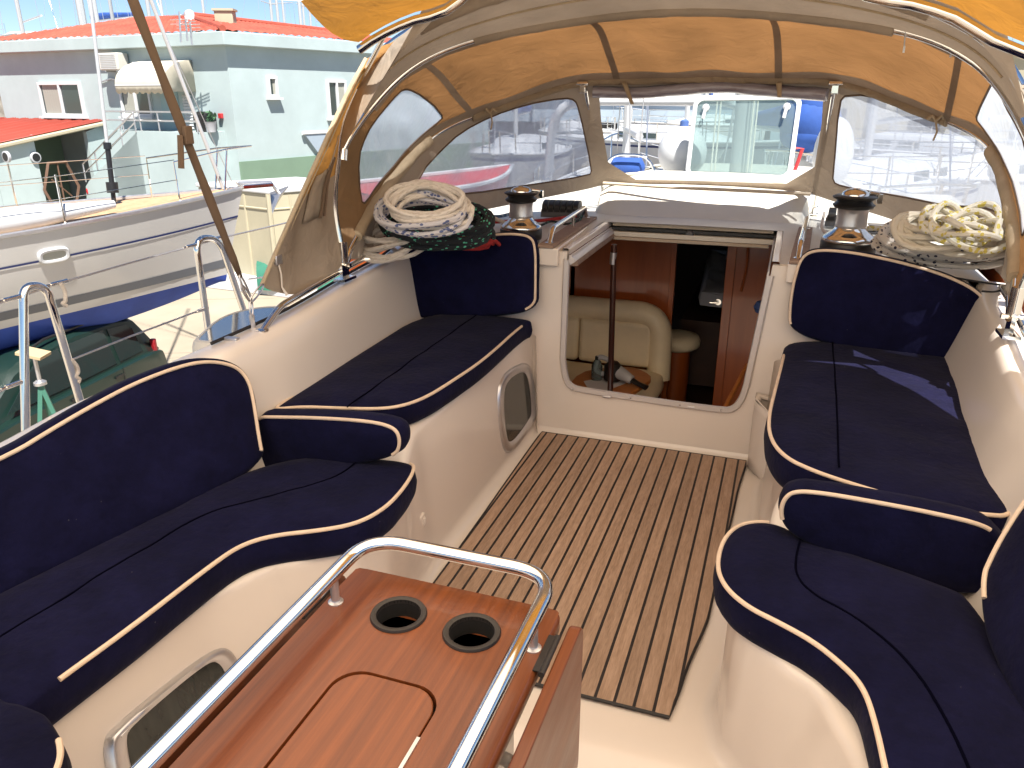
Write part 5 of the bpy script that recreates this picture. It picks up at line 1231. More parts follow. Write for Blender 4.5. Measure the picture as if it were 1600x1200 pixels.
def fac(px, py, side): return pl(px, py, K, nL if side == 'L' else nR)
def rect_on(pix, side):
    """pixel box (x0,y0,x1,y1) -> facade frame centre, half width, half height"""
    a = fac(pix[0], pix[1], side); b = fac(pix[2], pix[3], side); n = nL if side == 'L' else nR; d = dL if side == 'L' else dR
    c = (a + b)/2; w_ = abs((b - a).dot(d)); h = abs(b.z - a.z); ang = math.atan2(d.y, d.x); return c, w_, h, n, Matrix.Rotation(ang, 3, 'Z')
def window(pix, side, label=None, leaves=2, par=None, dark=M['winglass']):
    c, w_, h, n, Rm = rect_on(pix, side)
    fr = MB(); t_ = .09
    for dx, dz, sx, sz in ((0, h/2, w_+t_, t_), (0, -h/2, w_+t_, t_), (-w_/2, 0, t_, h-t_), (w_/2, 0, t_, h-t_)): fr.box(c + Rm @ V((dx, 0, dz)) + n*.03, (sx, .12, sz), Rm)
    if leaves == 2: fr.box(c + n*.04, (.09, .1, h-t_), Rm)
    f = fr.build('window', M['whitep'], par or house, bevel=.008)
    g = MB().box(c + n*.012, (w_ - .02, .02, h - .02), Rm).build('pane', dark, None); reparent(g, f)
    cu = MB(); q = []
    for k in range(25): q.append(Rm @ V((w_*(.06 + .38*k/24), .004*math.sin(k*1.7), 0)))
    cu.loft([[c + x + n*.05*0 + n*.026 + V((0,0,s*h*.46)) for x in q] for s in (-1, 1)]); cu = cu.build('curtain', M['drape'], None); reparent(cu, f)
    s = MB().box(c + n*.08 + V((0,0,-h/2 - .08)), (w_ + .25, .22, .07), Rm).build('sill', M['whitep'], None); reparent(s, f)
    return f
def reparent(o, par): o.parent = par; o.matrix_parent_inverse = (par.parent.matrix_parent_inverse if False else Matrix.Identity(4)); bpy.context.view_layer.update(); o.matrix_parent_inverse = par.matrix_world.inverted()
window((62,131,134,180), 'L'); window((187,126,240,180), 'L'); window((417,121,432,150), 'R', leaves=1); window((510,127,541,182), 'R')
# balcony door, alcove shade put into its bluish colour, and louvred shutter
c, w_, h, n, Rm = rect_on((250,140,286,206), 'L'); d_ = MB().box(c + n*.02, (w_, .06, h), Rm).build('alcove_door_shade', M['mintd'], house)
c, w_, h, n, Rm = rect_on((287,150,306,200), 'L'); mb = MB()
for k in range(12): mb.box(c + n*.05 + V((0,0,h*(k/11-.5))), (w_, .05, h/16), Rm @ Matrix.Rotation(.5, 3, 'X'))
mb.build('shutter', M['whitep'], house)
# balcony, parapet and the stair running down to the left
pr = 1.15; b0 = fac(214, 206, 'L'); b1 = fac(352, 206, 'L'); zb = pl(290, 207, K + nL*pr, nL).z
q = [b0, b1, b1 + nL*pr, b0 + nL*pr]; mb = MB(); mb.prism([V((p.x, p.y, G)) for p in q], (0,0, zb - G)); mb.build('balcony', M['mint'], house)
s1 = pl(213, 207, K + nL*pr, nL); s2 = pl(138, 303, K + nL*pr, nL)
d = (s2 - s1); d.z = 0; zz = s1.z; Ls = d.length; dd = d.normalized(); low = max(G, s2.z)
mb = MB(); prof = [V((s1.x, s1.y, G)), V((s1.x, s1.y, zz)), s1 + dd*Ls*.94 + V((0,0,low - zz + .45)), s1 + dd*Ls*1.02 + V((0,0,low - zz + .25)), V((s1.x, s1.y, 0)) + dd*Ls*1.12 + V((0,0,G))]
mb.prism(prof, -nL*pr); mb.build('stair_wall', M['mint'], house)
mb = MB(); rz = .95
r0 = b0 + nL*pr; r1 = b1 + nL*(pr-.05)
def hz_(p, z): return V((p.x, p.y, z))
for f_ in (1.0, .55): mb.tube([hz_(r0, zb + rz*f_*.62), hz_(r1, zb + rz*f_*.62)], .03, 6)
for k in range(6): p = r0.lerp(r1, k/5); mb.tube([hz_(p, zb), hz_(p, zb + rz*.62)], .025, 6)
e0 = s1 + V((0,0,.6)); e1 = s1 + dd*Ls*1.0 + V((0,0, low - zz + 1.0))
mb.tube([e0, e1], .03, 6); mb.tube([e0 + V((0,0,-.3)), e1 + V((0,0,-.3))], .025, 6)
for k in range(5): p = e0.lerp(e1, k/4); mb.tube([p, p + V((0,0,-.6))], .025, 6)
mb.build('railing', M['satin'], house)
# things on the building
c, w_, h, n, Rm = rect_on((171,84,205,110), 'L'); ac = thing('air_conditioner', c, 'beige air conditioning unit high on the left facade of the mint building', 'air conditioner')
MB().box(c + n*.25, (w_, .42, h), Rm).build('casing', M['acm'], ac, bevel=.03)
mb = MB()
for k in range(9): mb.box(c + n*.47 + V((0,0,h*(k/8-.5)*.8)), (w_*.8, .02, .02), Rm)
mb.build('grille', M['whitep'], ac)
for s_ in (-.3,.3): MB().box(c + n*.2 + Rm @ V((w_*s_,0,-h*.55)), (.05,.4,.05), Rm).build('bracket', M['satin'], ac)
# dutch awning
a0 = fac(226, 96, 'L'); a1 = fac(300, 96, 'L'); zt_ = a0.z; dep = 1.25; zl = pl(262, 143, K + nL*dep, nL).z
aw = thing('dutch_awning', (a0 + a1)/2, 'cream scalloped awning shading the balcony door of the mint building', 'awning')
mb = MB(); prof = []
for k in range(9): t = k/8*math.pi/2; prof.append((dep*math.sin(t)*.92 + .1*math.sin(t), zt_ - (zt_ - zl)*.80*(1 - math.cos(t))))
prof += [(dep, zl - .0)]
n_ = 28
for k, (o_, z_) in enumerate(prof): pass
rows = []
for k, (o_, z_) in enumerate(prof):
    rows.append([a0.lerp(a1, i/n_) * 1.0 + nL*o_ + V((0,0, z_ - a0.lerp(a1, i/n_).z)) + (V((0,0,-.07*abs(math.sin(i*math.pi/3.5)))) if k == len(prof)-1 else V())for i in range(n_+1)])
mb.loft(rows)
for e in (0, n_): mb.add([V((a0 if e == 0 else a1).to_tuple())*1.0 + V((0,0, zl - (a0 if e==0 else a1).z))] + [r[e] for r in rows], [(0, i+1, i+2) for i in range(len(rows)-1)])
mb.build('cloth', M['creamcloth'], aw, weld=True, solid=.01)
mb = MB()
for k in (2, 5, 8): mb.tube([r for r in rows[k][::2]], .02, 6)
mb.build('frame', M['whitep'], aw)
for px, lab, m_ in ((330, 'grey pot with a plant on the balcony of the mint building', 1),):
    p = pl(px, 203, K + nL*.6, nL); t = thing('plant_pot', hz_(p, zb), lab, 'plant pot'); MB().lathe([(.14,0),(.18,.28),(.20,.31),(.16,.29)], hz_(p, zb), seg=20).build('pot', M['greyl'], t)
    mb = MB()
    for k in range(60):
        a = random.uniform(0, 6.28); r_ = random.uniform(0, .2); q_ = hz_(p, zb + .3 + random.uniform(0,.3)) + V((math.cos(a)*r_, math.sin(a)*r_, 0)); u_ = V((random.gauss(0,1), random.gauss(0,1), random.gauss(0,1))).normalized()*.09; w2 = u_.orthogonal().normalized()*.04
        mb.add([q_-u_, q_+w2, q_+u_, q_-w2], [(0,1,2,3)])
    mb.build('leaves', M['leaf'], t)
p = pl(322, 200, K + nL*.5, nL); MBx = MB().lathe([(.3,0),(.34,.1),(.34,.5),(.2,.6)], hz_(p, zb), seg=20); tag(MBx.build('gas_bottle', M['black']), 'dark round barrel standing on the balcony behind the railing', 'barrel')
c, w_, h, n, Rm = rect_on((344,177,350,185), 'L'); tag(MB().box(c + n*.06, (w_, .1, h), Rm).build('alarm_box', M['signred'], None, bevel=.01), 'small red box on the wall above the balcony end', 'alarm box')
mb = MB(); pth = [fac(156,129,'L'), fac(175,123,'L'), fac(188,125,'L')]; mb.tube([p + nL*.05 for p in pth], .03, 6); mb.tube([fac(156,129,'L') + nL*.05, fac(164,186,'L') + nL*.05], .025, 6); mb.build('drain_pipe', M['satin'], house)
mb = MB(); mb.tube(catmull([pD(304,52,28.5), pD(330,40,30), pD(350,38,30), pD(375,46,30), pD(410,50,30.5), pD(470,52,31.5), pD(560,64,33)], 6), .035, 6); mb.build('cable', M['whitep'], house)
for (px, py, kind_) in ((295, 14, 0), (352, 25, 1)):
    p = pD(px, py, 31)
    if kind_ == 0:
        t = thing('water_tank', p, 'white lamp-shaped ventilator on a mast at the roof ridge', 'ventilator'); MB().lathe([(.16,-.25),(.18,.05),(.15,.22),(.05,.28)], p + V((0,0,-.3)), seg=18).build('hood', M['whitep'], t); MB().tube([p + V((0,0,-1.2)), p + V((0,0,-.5))], .05, 8).build('stem', M['satin'], t)
    else:
        t = thing('chimney', p, 'squat cream chimney box on the red tiled roof', 'chimney'); MB().box(p + V((0,0,-.25)), (.62,.5,.8), Matrix.Rotation(.4,3,'Z')).build('stack', M['creamw'], t, bevel=.03); MB().box(p + V((0,0,.18)), (.72,.6,.07), Matrix.Rotation(.4,3,'Z')).build('cap', M['creamw'], t)
for px, y0, y1 in ((283,18,66),(293,30,64),(300,34,70)):
    a, b = pD(px, y1, 26.8), pD(px - 3, y0, 26.8); mb = MB(); mb.tube([a, b], .03, 6); 
    for k in range(3): q_ = b.lerp(a, .12 + .14*k); mb.tube([q_ + V((-.35,0,0)), q_ + V((.35,0,0))], .012, 5)
    o = mb.build('antenna', M['satin']); tag(o, {283:'thin antenna fixed to the fascia, left of the building corner', 293:'middle one of three antennas fixed to the fascia of the mint building', 300:'right-hand one of three antennas fixed to the fascia of the mint building'}[px], 'antenna', 'antennas on the fascia')
# small blue nameboard shaped like a prow
c = fac(492, 222, 'R'); dd_ = dR; mb = MB(); mb.prism([c + dd_*.6 + V((0,0,.30)), c - dd_*.55 + V((0,0,.30)), c + dd_*.0 + V((0,0,-.35)), c + dd_*.6 + V((0,0,-.35))], nR*.12); t = thing('boat_shaped_box', c, 'small blue boat-shaped box fixed low on the right facade, by the canvas edge', 'wall box'); mb.build('box', M['bluegrey'], t)
mb = MB(); mb.tube([c - dd_*.62 + V((0,0,.32)) + nR*.1, c + dd_*.62 + V((0,0,.32)) + nR*.1], .06, 6); mb.build('rim', M['whitep'], t)
# green plinth on the right facade
p0, p1 = fac(345, 255, 'R'), fac(520, 247, 'R'); zg = p0.z
mb = MB(); mb.prism([hz_(K + dR*(-.02) , G), hz_(Rfar, G), hz_(Rfar + nR*.06, G), hz_(K + nR*.06, G)], (0,0, zg - G)); mb.build('plinth', M['plinth'], house)
# ---- lean-to shed with red corrugated roof
shp = 4.2
e0 = fac(4, 187, 'L'); e1 = fac(163, 188, 'L'); ztop = e1.z
f1 = pl(45, 233, K + nL*shp, nL); zlow = f1.z
sd_l = K + dL*13.0
sL = (sd_l - K).dot(dL); s1_ = (e1 - K).dot(dL); f1s = (f1 - K).dot(dL)
shed = thing('lean_to_shed', V((f1.x, f1.y, G)), 'mint lean-to shed with a red corrugated roof and a dark open doorway', 'shed')
def P_(s, o, z): q = K + dL*s + nL*o; return V((q.x, q.y, z))
mb = MB(); rows = []
for v in (0, 1):
    rows.append([P_(s1_ + (sL - s1_ + 1)*i/120 + (f1s - s1_)*0*v, .0 + (shp + .3)*v, (ztop if v == 0 else zlow) + .04*math.sin(i*math.pi*.9)) for i in range(121)])
mb.loft(rows); mb.build('roof', M['redsheet'], shed, solid=.02, ang=70)
MB().box((0,0,0), (0,0,0)) if False else None
mb = MB(); a_, b_ = P_(s1_ - .02, 0, ztop - .10), P_(s1_ - .02, shp + .3, zlow - .10); mb.tube([a_, b_], .07, 6); mb.build('verge_board', M['creamw'], shed)
mb = MB(); mb.prism([P_(sL, shp, G), P_(s1_ + .1, shp, G), P_(s1_ + .1, shp, zlow - .1), P_(sL, shp, zlow - .1)], -nL*.18); mb.build('front_wall', M['mint'], shed)
# side wall (faces right) with the doorway
mb = MB(); mb.prism([P_(s1_ + .1, 0, G), P_(s1_ + .1, .7, G), P_(s1_ + .1, .7, ztop - .35), P_(s1_ + .1, 0, ztop - .15)], dL*.18)
mb.build('side_wall', M['mint'], shed)
mb = MB(); mb.prism([P_(s1_ + .1, 2.6, G), P_(s1_ + .1, shp - .19, G), P_(s1_ + .1, shp - .19, zlow - .08), P_(s1_ + .1, 2.6, zlow + .30)], dL*.18)
mb.build('side_wall', M['mint'], shed)
mb = MB(); mb.prism([P_(sL, .1, G), P_(s1_ + 2.6, .1, G), P_(s1_ + 2.6, .1, ztop - .3), P_(sL, .1, ztop - .3)], nL*.05); mb.prism([P_(s1_ + 2.4, .1, G), P_(s1_ + 2.4, shp - .3, G), P_(s1_ + 2.4, shp - .3, zlow), P_(s1_ + 2.4, .1, ztop - .4)], dL*.05); mb.build('inner_wall', M['plinth'], shed)
for px, py in ((11, 245), (55, 246)):
    p = pl(px, py, K + nL*(shp + .03), nL) if px == 11 else pl(px, py, P_(s1_ + .07, 0, 0), -dL); nv_ = nL if px == 11 else -dL; t = thing('ship_vent', p, {11:'small round porthole vent on the shed front, at the left edge of the photo', 55:'round porthole vent under the low corner of the red shed roof'}[px], 'porthole'); MB().lathe([(.17,-.02),(.17,.05),(.13,.06)], p, nv_, 20, cap=False).build('ring', M['greyl'], t); MB().lathe([(.13,.0),(.13,.055),(.01,.055)], p, nv_, 20).build('glass', M['black'], t)
c = P_(s1_ + .05, 2.0, ztop - 2.1); mb = MB(); mb.tube([c + nL*(math.cos(R(60*k))*.62) + V((0,0,math.sin(R(60*k))*.95)) for k in range(6)], .06, 4, closed=True); mb.tube([c + V((0,0,.8)), c + V((0,0,-.8))], .03, 5); mb.tube([c + nL*.3 + V((0,0,.3)), c - nL*.3 + V((0,0,-.3))], .03, 5)
tag(mb.build('wooden_frame', M['brownwood'], None), 'six-sided brown wooden frame hanging in the shed doorway', 'frame')
c = P_(s1_ + .0, .9, ztop - 2.3); mb = MB(); mb.tube(ringt(c, .22, .06, dL, 1.0), .06, 8, closed=True); tag(mb.build('life_ring', M['signred'], None), 'red and white life ring hanging right of the shed doorway', 'life ring')

# ---- cream storage container, low white wall, green boat cover
cb = pz(436, 462, G); 
cont = thing('storage_container', cb, 'cream flat-topped storage container standing beyond the neighbouring bow', 'container')
ca = pz(330, 440, G); cc2 = pz(585, 440, G); ztc = pD(434, 303, math.hypot(cb.x, cb.y)).z
mb = MB(); mb.prism([hz_(p, G + .12) for p in (ca, cb, cc2, ca + cc2 - cb)], (0,0,ztc - G - .12)); mb.build('box', M['creamw'], cont, bevel=.02)
mb = MB(); ce_ = (ca + cc2)/2; mb.prism([hz_(ce_ + (p - ce_)*1.03, ztc + .002) for p in (ca, cb, cc2, ca + cc2 - cb)], (0,0,.10)); mb.build('lid', M['whitep'], cont, bevel=.03)
mb = MB()
for a, b, n_ in ((ca, cb, 3), (cb, cc2, 5)):
    for k in range(1, n_): p = a.lerp(b, k/n_); mb.tube([hz_(p, G + .2), hz_(p, ztc - .05)], .035, 6)
    mb.tube([hz_(a, ztc - .35), hz_(b, ztc - .35)], .025, 6)
mb.tube([hz_(cb, G + .12), hz_(cb, ztc)], .06, 8); mb.build('rib', M['creamw'], cont)
mb = MB(); mb.prism([hz_(p, G) for p in (ca, cb, cc2, ca + cc2 - cb)], (0,0,.12)); mb.build('skid', M['whitep'], cont)
wa, wb = pz(300, 447, G), pz(470, 468, G); tag(MB().prism([wa, wb, wb + V((.3,.5,0)), wa + V((.3,.5,0))], (0,0,.38)).build('low_wall', M['whitep'], None, bevel=.02), 'low white wall at the foot of the cream container', 'wall')
gb = pz(505, 452, G); t = thing('covered_dinghy', gb, 'small dinghy under a green cover beside the low white wall', 'dinghy')
mb = MB(); rings = []
for k in range(11):
    u = k/10; w_ = .75*math.sin(math.pi*(.12 + .80*u))**.6; x = -1.5 + 3*u
    rings.append([gb + Matrix.Rotation(R(30),3,'Z') @ V((x, w_*math.cos(R(180*j/8)), .15 + .75*math.sin(R(180*j/8))*(.7+.3*w_))) for j in range(9)])
mb.loft(rings, capa=True, capb=True); mb.build('cover', M['greencover'], t)
MB().box(gb + V((0,0,.12)), (2.6,.9,.24), Matrix.Rotation(R(30),3,'Z')).build('trolley', M['whitep'], t, bevel=.05)

# ============================================================ BOATS ASHORE
def boat(origin, heading, L, B, free, name_label, hullm, anti, stripe=None, deckm=None, mast=0, cabin=True, G=G, rails=True, keel=1.6, stands=True, group=None, cat='sailing boat', name='sailing_boat', boom=True, cover=None, sheer=.25, stay_pts=None, arch_=False, detail=1):
    """origin: stern on the centreline at deck height; heading: bow direction"""
    h = V((heading[0], heading[1], 0)).normalized(); s = V((h.y, -h.x, 0)); O = V(origin)
    T = lambda x, y, z: O + s*x + h*y + V((0,0,z))
    root = thing(name, V((O.x, O.y, G)) , name_label, cat, group)
    def wid(t): return (B/2) * ((1 - max(0, (t - .38)/.62)**2.1) if t > .38 else (.80 + .20*math.sin(t/.38*math.pi/2)))
    def shz(t): return sheer*(max(0,t-.35)/.65)**2
    def bot(t): return -free - .62*math.sin(math.pi*min(1, (t*.92 + .10)))**.8
    N = 26
    def sec(t, frac_list):
        w_ = max(.012, wid(t)); zs = shz(t); wl = -free + .10; b_ = bot(t); fl = .10*(max(0, t-.5)/.5)
        full = [(w_, zs), (w_*(1.0 - .02 - fl*1.2), zs - (zs-wl)*.33), (w_*(.97 - fl*3.2), zs - (zs-wl)*.66), (w_*(.90 - fl*4.6), wl), (w_*(.72 - fl*4), wl + (b_-wl)*.45), (w_*(.40 - fl*2), wl + (b_-wl)*.82), (0, b_)]
        return full
    def yb(t, z): # raked stem
        zs = shz(t); return t*L - max(0, (t-.8)/.2)**1.5*(.55*(zs - z)/(free + .4))*.9
    top, low = [], []
    for i in range(N + 1):
        t = i/N; t = 1 - (1-t)**1.35; f = sec(t, None)
        top.append([T(x, yb(t, z), z) for x, z in f[:4]]); low.append([T(x, yb(t, z), z) for x, z in f[3:]])
    def both(rs):
        mb = MB(); mb.loft(rs); mb.loft([[p - s*(2*(p - O).dot(s)) for p in r] for r in rs]); return mb
    mb = both(top); f = top[0]; mb.add([p for p in f] + [p - s*(2*(p-O).dot(s)) for p in reversed(f)], [tuple(range(2*len(f)))]); mb.build('hull', hullm, root, weld=True)
    mb = both(low); f = low[0]; mb.add([p for p in f] + [p - s*(2*(p-O).dot(s)) for p in reversed(f[:-1])], [tuple(range(2*len(f)-1))]); mb.build('underwater_hull', anti, root, weld=True)
    dm = deckm or M['whitep']
    mb = MB(); rows = []
    for i in range(N + 1):
        t = 1 - (1 - i/N)**1.35; w_ = max(.01, wid(t)); zs = shz(t); rows.append([T(w_*u*.995, t*L, zs + .05*(1-u*u) - .01) for u in (-1,-.75,-.4,0,.4,.75,1)])
    mb.loft(rows); mb.build('deck', dm, root, weld=True)
    mb = MB()
    for sg in (-1, 1): mb.tube([T(sg*max(.01, wid(t)), t*L, shz(t) + .02) for t in [1 - (1-i/N)**1.35 for i in range(N+1)]], .03, 6)
    mb.build('toe_rail', M['satin'] if detail > 1 else M['whitep'], root)
    if stripe:
        for (z0, z1, m_) in stripe:
            mb = MB()
            for sg in (-1, 1):
                rr_ = []
                for i in range(N + 1):
                    t = 1 - (1-i/N)**1.35; f_ = sec(t, None); zs = shz(t); wl = -free + .10
                    def xz(q):
                        z = zs + (wl - zs)*q; k = min(int(q*3), 2); u = q*3 - k; return f_[k][0] + (f_[k+1][0] - f_[k][0])*u, z
                    a, b = xz(z0), xz(z1); rr_.append([T(sg*(a[0] + .006), yb(t, a[1]) + .004, a[1]), T(sg*(b[0] + .006), yb(t, b[1]) + .004, b[1])])
                mb.loft(rr_)
            mb.build('stripe', m_, root)
    if cabin:
        c0, c1 = (.30, .74) if not detail > 1 else (.28, .66); mb = MB(); rows = []
        for i in range(13):
            u = i/12; t = c0 + (c1 - c0)*u; w_ = wid(t)*.62*(1 - .25*u); hgt = .42*(min(1, (1-u)*2.2))**.7*(min(1, u*12 + .15)) + .02
            rows.append([T(x, t*L, shz(t)*.5 + z) for x, z in ((-w_, .0), (-w_*.97, hgt*.6), (-w_*.84, hgt*.95), (-w_*.4, hgt*1.08), (0, hgt*1.12), (w_*.4, hgt*1.08), (w_*.84, hgt*.95), (w_*.97, hgt*.6), (w_, .0))])
        mb.loft(rows, capa=True, capb=True); cb_ = mb.build('cabin', M['whitep'], root, weld=True)
        mb = MB()
        for sg in (-1, 1):
            for u0, u1 in ((.12,.30),(.36,.52)):
                q = []
                for u in (u0, u1):
                    t = c0 + (c1-c0)*u; w_ = wid(t)*.62*(1-.25*u); hgt = .42*(min(1,(1-u)*2.2))**.7 + .02; q.append([T(sg*(w_*.985 + .012), t*L, shz(t)*.5 + hgt*.25), T(sg*(w_*.965 + .012), t*L, shz(t)*.5 + hgt*.62)])
                g = MB(); g.prism([q[0][0], q[1][0], q[1][1], q[0][1]], s*.004*sg); o = g.build('cabin_window', M['winglass'], root)
    if keel:
        mb = MB(); mb.prism([T(-.09, L*.36, -free - .45), T(-.09, L*.58, -free - .45), T(-.09, L*.52, max(G - O.z + .05, -free - .4 - keel)), T(-.09, L*.38, max(G - O.z + .05, -free - .4 - keel))], s*.18); mb.build('keel', anti, root, bevel=.03)
    if mast:
        my = L*.56; mr = .075 if L > 9 else .055
        m_ = MB(); m_.tube([T(0, my, .3), T(0, my - .0, mast)], mr, 8); mm = m_.build('mast', M['mastm'], root)
        mb = MB()
        for z in ((mast*.36, mast*.66) if mast > 11 else (mast*.5,)): mb.tube([T(-.85, my-.1, z + .08), T(0, my, z), T(.85, my-.1, z + .08)], .028, 6)
        mb.build('spreader', M['mastm'], root)
        mb = MB()
        for pts in ([T(0, L*.99, shz(.99)+.05), T(0, my, mast*.98)], [T(0, .1, .1), T(0, my, mast)], [T(-wid(.54)*.95, my-.2, .1), T(-.85, my-.1, mast*.5), T(0, my, mast*.96)], [T(wid(.54)*.95, my-.2, .1), T(.85, my-.1, mast*.5), T(0, my, mast*.96)]): mb.tube(pts, .010 if detail < 2 else .007, 4)
        mb.build('rigging', M['satin'], root)
        if boom:
            mb = MB(); mb.tube([T(0, my - .1, 1.15), T(0, my - L*.36, 1.2)], .06, 8); mb.build('boom', M['mastm'], root)
            if cover: mb = MB(); mb.tube([T(0, my - .15, 1.38), T(0, my - L*.1, 1.42), T(0, my - L*.35, 1.28)], [.17,.16,.09], 10, flat=1.3); mb.build('sail_cover', cover, root)
    # pulpit, stanchions and wires
    mb = MB()
    for sg in (-1, 1):
        mb.tube([T(sg*wid(.90)*.95, L*.90, shz(.9)), T(sg*wid(.90)*.9, L*.90, shz(.9)+.55), T(sg*wid(.97)*.9, L*.98, shz(.97)+.62), T(0, L*1.02, shz(1)+.62)], .0125 if detail > 1 else .02, 6)
        mb.tube([T(sg*wid(.97)*.9, L*.97, shz(.97)), T(sg*wid(.97)*.9, L*.98, shz(.97)+.62)], .0125 if detail > 1 else .02, 6)
    if rails: mb.build('pulpit', M['steel'], root)
    for sg in ((-1, 1) if rails else ()):
        for t in (.12,.28,.44,.60,.76):
            mb = MB(); mb.tube([T(sg*wid(t)*.96, L*t, shz(t)), T(sg*wid(t)*.96, L*t, shz(t)+.60)], .0125 if detail > 1 else .018, 6); mb.build('stanchion', M['steel'], root)
        mb = MB()
        for hz2 in (.58,.32): mb.tube([T(sg*wid(t)*.96, L*t, shz(t)+hz2) for t in (.12,.28,.44,.60,.76,.90)], .005 if detail > 1 else .010, 5)
        mb.build('guard_wire', M['steel'], root)
    if arch_:
        mb = MB(); mb.tube(roundpath([T(-wid(.08)*.9, L*.05, 0), T(-wid(.08)*.8, L*.02, 1.7), T(wid(.08)*.8, L*.02, 1.7), T(wid(.08)*.9, L*.05, 0)], .4), .06, 10); mb.build('stern_arch', M['whitep'], root)
    if stands:
        for t in (.22,.42,.62,.78):
            for sg in (-1, 1):
                w_ = wid(t)*.80; a = T(sg*w_, L*t, -free - .02); f1_ = T(sg*(w_ + .35), L*t, G - O.z)
                mb = MB()
                for dx, dy in ((.3,0),(-.1,.35),(-.1,-.35)): mb.tube([a + s*sg*.06 + V((0,0,-.25)), V(((a + s*sg*(.25 + dx) + h*dy).x, (a + s*sg*(.25 + dx) + h*dy).y, G))], .03, 6)
                mb.tube([a + s*sg*.06 + V((0,0,-.3)), a + V((0,0,-.02))], .022, 6); mb.build('jack_stand', M['standgreen'], root)
                mb = MB(); mb.box(a, (.3,.3,.04), Matrix.Rotation(math.atan2(h.y, h.x), 3, 'Z')); mb.build('stand_pad', M['plywood'], root)
    return root, T, wid, shz

# the neighbour's bow, left
Bw = pD(378, 296, 12.6)
lo_, hi_ = 4.0, 14.0
for _ in range(40):
    md_ = (lo_ + hi_)/2
    if pD(0, 378, md_).z > Bw.z - .19: lo_ = md_
    else: hi_ = md_
Sd = pD(0, 378, lo_)
L1 = 11.5; d_ = (Sd - Bw); d_.z = 0; dist = d_.length
ANG = 17.0
for _ in range(30):
    t_ = 1 - dist*math.cos(R(ANG))/L1; w_ = 1.75*(1 - max(0, (t_ - .38)/.62)**2.1); ANG += (math.degrees(math.asin(min(.9, w_/dist))) - ANG)*.5
print('neighbour', lo_, dist, ANG)
aft = None; aft = (Matrix.Rotation(R(-ANG), 3, 'Z') @ d_).normalized(); aft2 = (Matrix.Rotation(R(ANG), 3, 'Z') @ d_).normalized()
away = aft if (Bw + aft*4).length > (Bw + aft2*4).length else aft2
sheer1 = .22; O1 = Bw + away*L1 + V((0,0,-sheer1))
nb, T1, wid1, shz1 = boat(O1, -away, L1, 3.5, 1.12, 'white sailing boat with a blue bottom and navy line, its bow pointing right', M['nhull'], M['antiblue'], stripe=((.30,.322,M['navyline']),(.80,.90,M['greyline'])), deckm=M['teakdeck'], mast=15, cabin=True, keel=1.3, sheer=sheer1, detail=2, stands=False)
# rigging of the neighbour that crosses the sky
def T1p(px, py, D): return pD(px, py, D)
ins = T1(0, L1*.84, shz1(.84) + .05); up = pD(136, -40, 12.2)
mb = MB(); mb.tube([ins, up + (up - ins)*1.5], .022, 8); mb.build('inner_forestay', M['mastm'], nb)
fu = ins.lerp(up, .10); mb = MB(); mb.tube([ins, ins.lerp(up, .06)], [.03,.03], 10); mb.tube([ins.lerp(up, .05), ins.lerp(up, .10)], [.075,.075], 14); mb.tube([ins.lerp(up,.10), ins.lerp(up,.27)], [.034,.034], 10); mb.tube([ins.lerp(up,.25), ins.lerp(up,.28)], [.05,.05], 10); mb.build('furling_drum', M['black'], nb)
fo = T1(0, L1*.975, shz1(.97) + .05); up2 = pD(228, -20, 12.2); mb = MB(); mb.tube([fo, up2 + (up2 - fo)*1.5], .026, 8); mb.build('forestay', M['mastm'], nb)
# anchor on the bow roller
c = T1(0, L1*1.02, shz1(1) + .02); hd = -away; mb = MB(); mb.box(c + V((0,0,.02)), (.18,.5,.06), Matrix.Rotation(math.atan2(hd.y, hd.x) - math.pi/2, 3, 'Z')); mb.build('bow_roller', M['steel'], nb, bevel=.01)
sd_ = V((hd.y, -hd.x, 0)); mb = MB(); mb.tube([c - hd*.3 + V((0,0,.08)), c + hd*.25 + V((0,0,.05)), c + hd*.38 + V((0,0,-.15))], .03, 8)
mb.prism([c + hd*.30 + V((0,0,-.12)) + sd_*.16, c + hd*.55 + V((0,0,-.02)), c + hd*.30 + V((0,0,-.12)) - sd_*.16, c + hd*.22 + V((0,0,-.42))], V((0,0,-.03))); mb.build('anchor', M['satin'], nb, bevel=.006)
# oval port in the topsides
def hullpt(px, py):
    best = None
    for i in range(200):
        t = .5 + i*.0024
        for sg in (-1, 1):
            for q in range(0, 40):
                z = shz1(t) - (shz1(t) + 1.0)*q/40; fl = .10*(max(0,t-.5)/.5); x = wid1(t)*(1 - (.03 + fl*3.2)*q/27); p = T1(sg*x, L1*t, z); d = M3.transposed() @ (p - CAMP); e = (CX - F_PX*d.x/d.z - px)**2 + (CY + F_PX*d.y/d.z - py)**2 + (0 if (p - CAMP).length < (T1(-sg*x, L1*t, z) - CAMP).length else 1e9)
                if best is None or e < best[0]: best = (e, p, sg)
    return best[1], best[2]
hp0, sg0 = hullpt(84, 399); hpa, _ = hullpt(104, 393); tang = (hpa - hp0); tang.z = 0; tang.normalize(); nout = V((tang.y, -tang.x, 0)); nout = nout if nout.dot(CAMP - hp0) > 0 else -nout
hpb, _ = hullpt(84, 420); tv = (hpb - hp0).normalized(); nout = (nout - tv*nout.dot(tv)).normalized(); tv = -tv
def oval(rx, rz_, off): return [hp0 + nout*off + tang*rx*math.copysign(abs(math.cos(a))**.6, math.cos(a)) + tv*rz_*math.copysign(abs(math.sin(a))**.6, math.sin(a)) for a in [2*math.pi*k/32 for k in range(32)]]
MB().loft([oval(.19,.095,-.06), oval(.19,.095,.035), oval(.175,.08,.045), oval(.145,.055,.04), oval(.14,.05,.02)], closed=True).build('hull_port_frame', M['whitep'], nb)
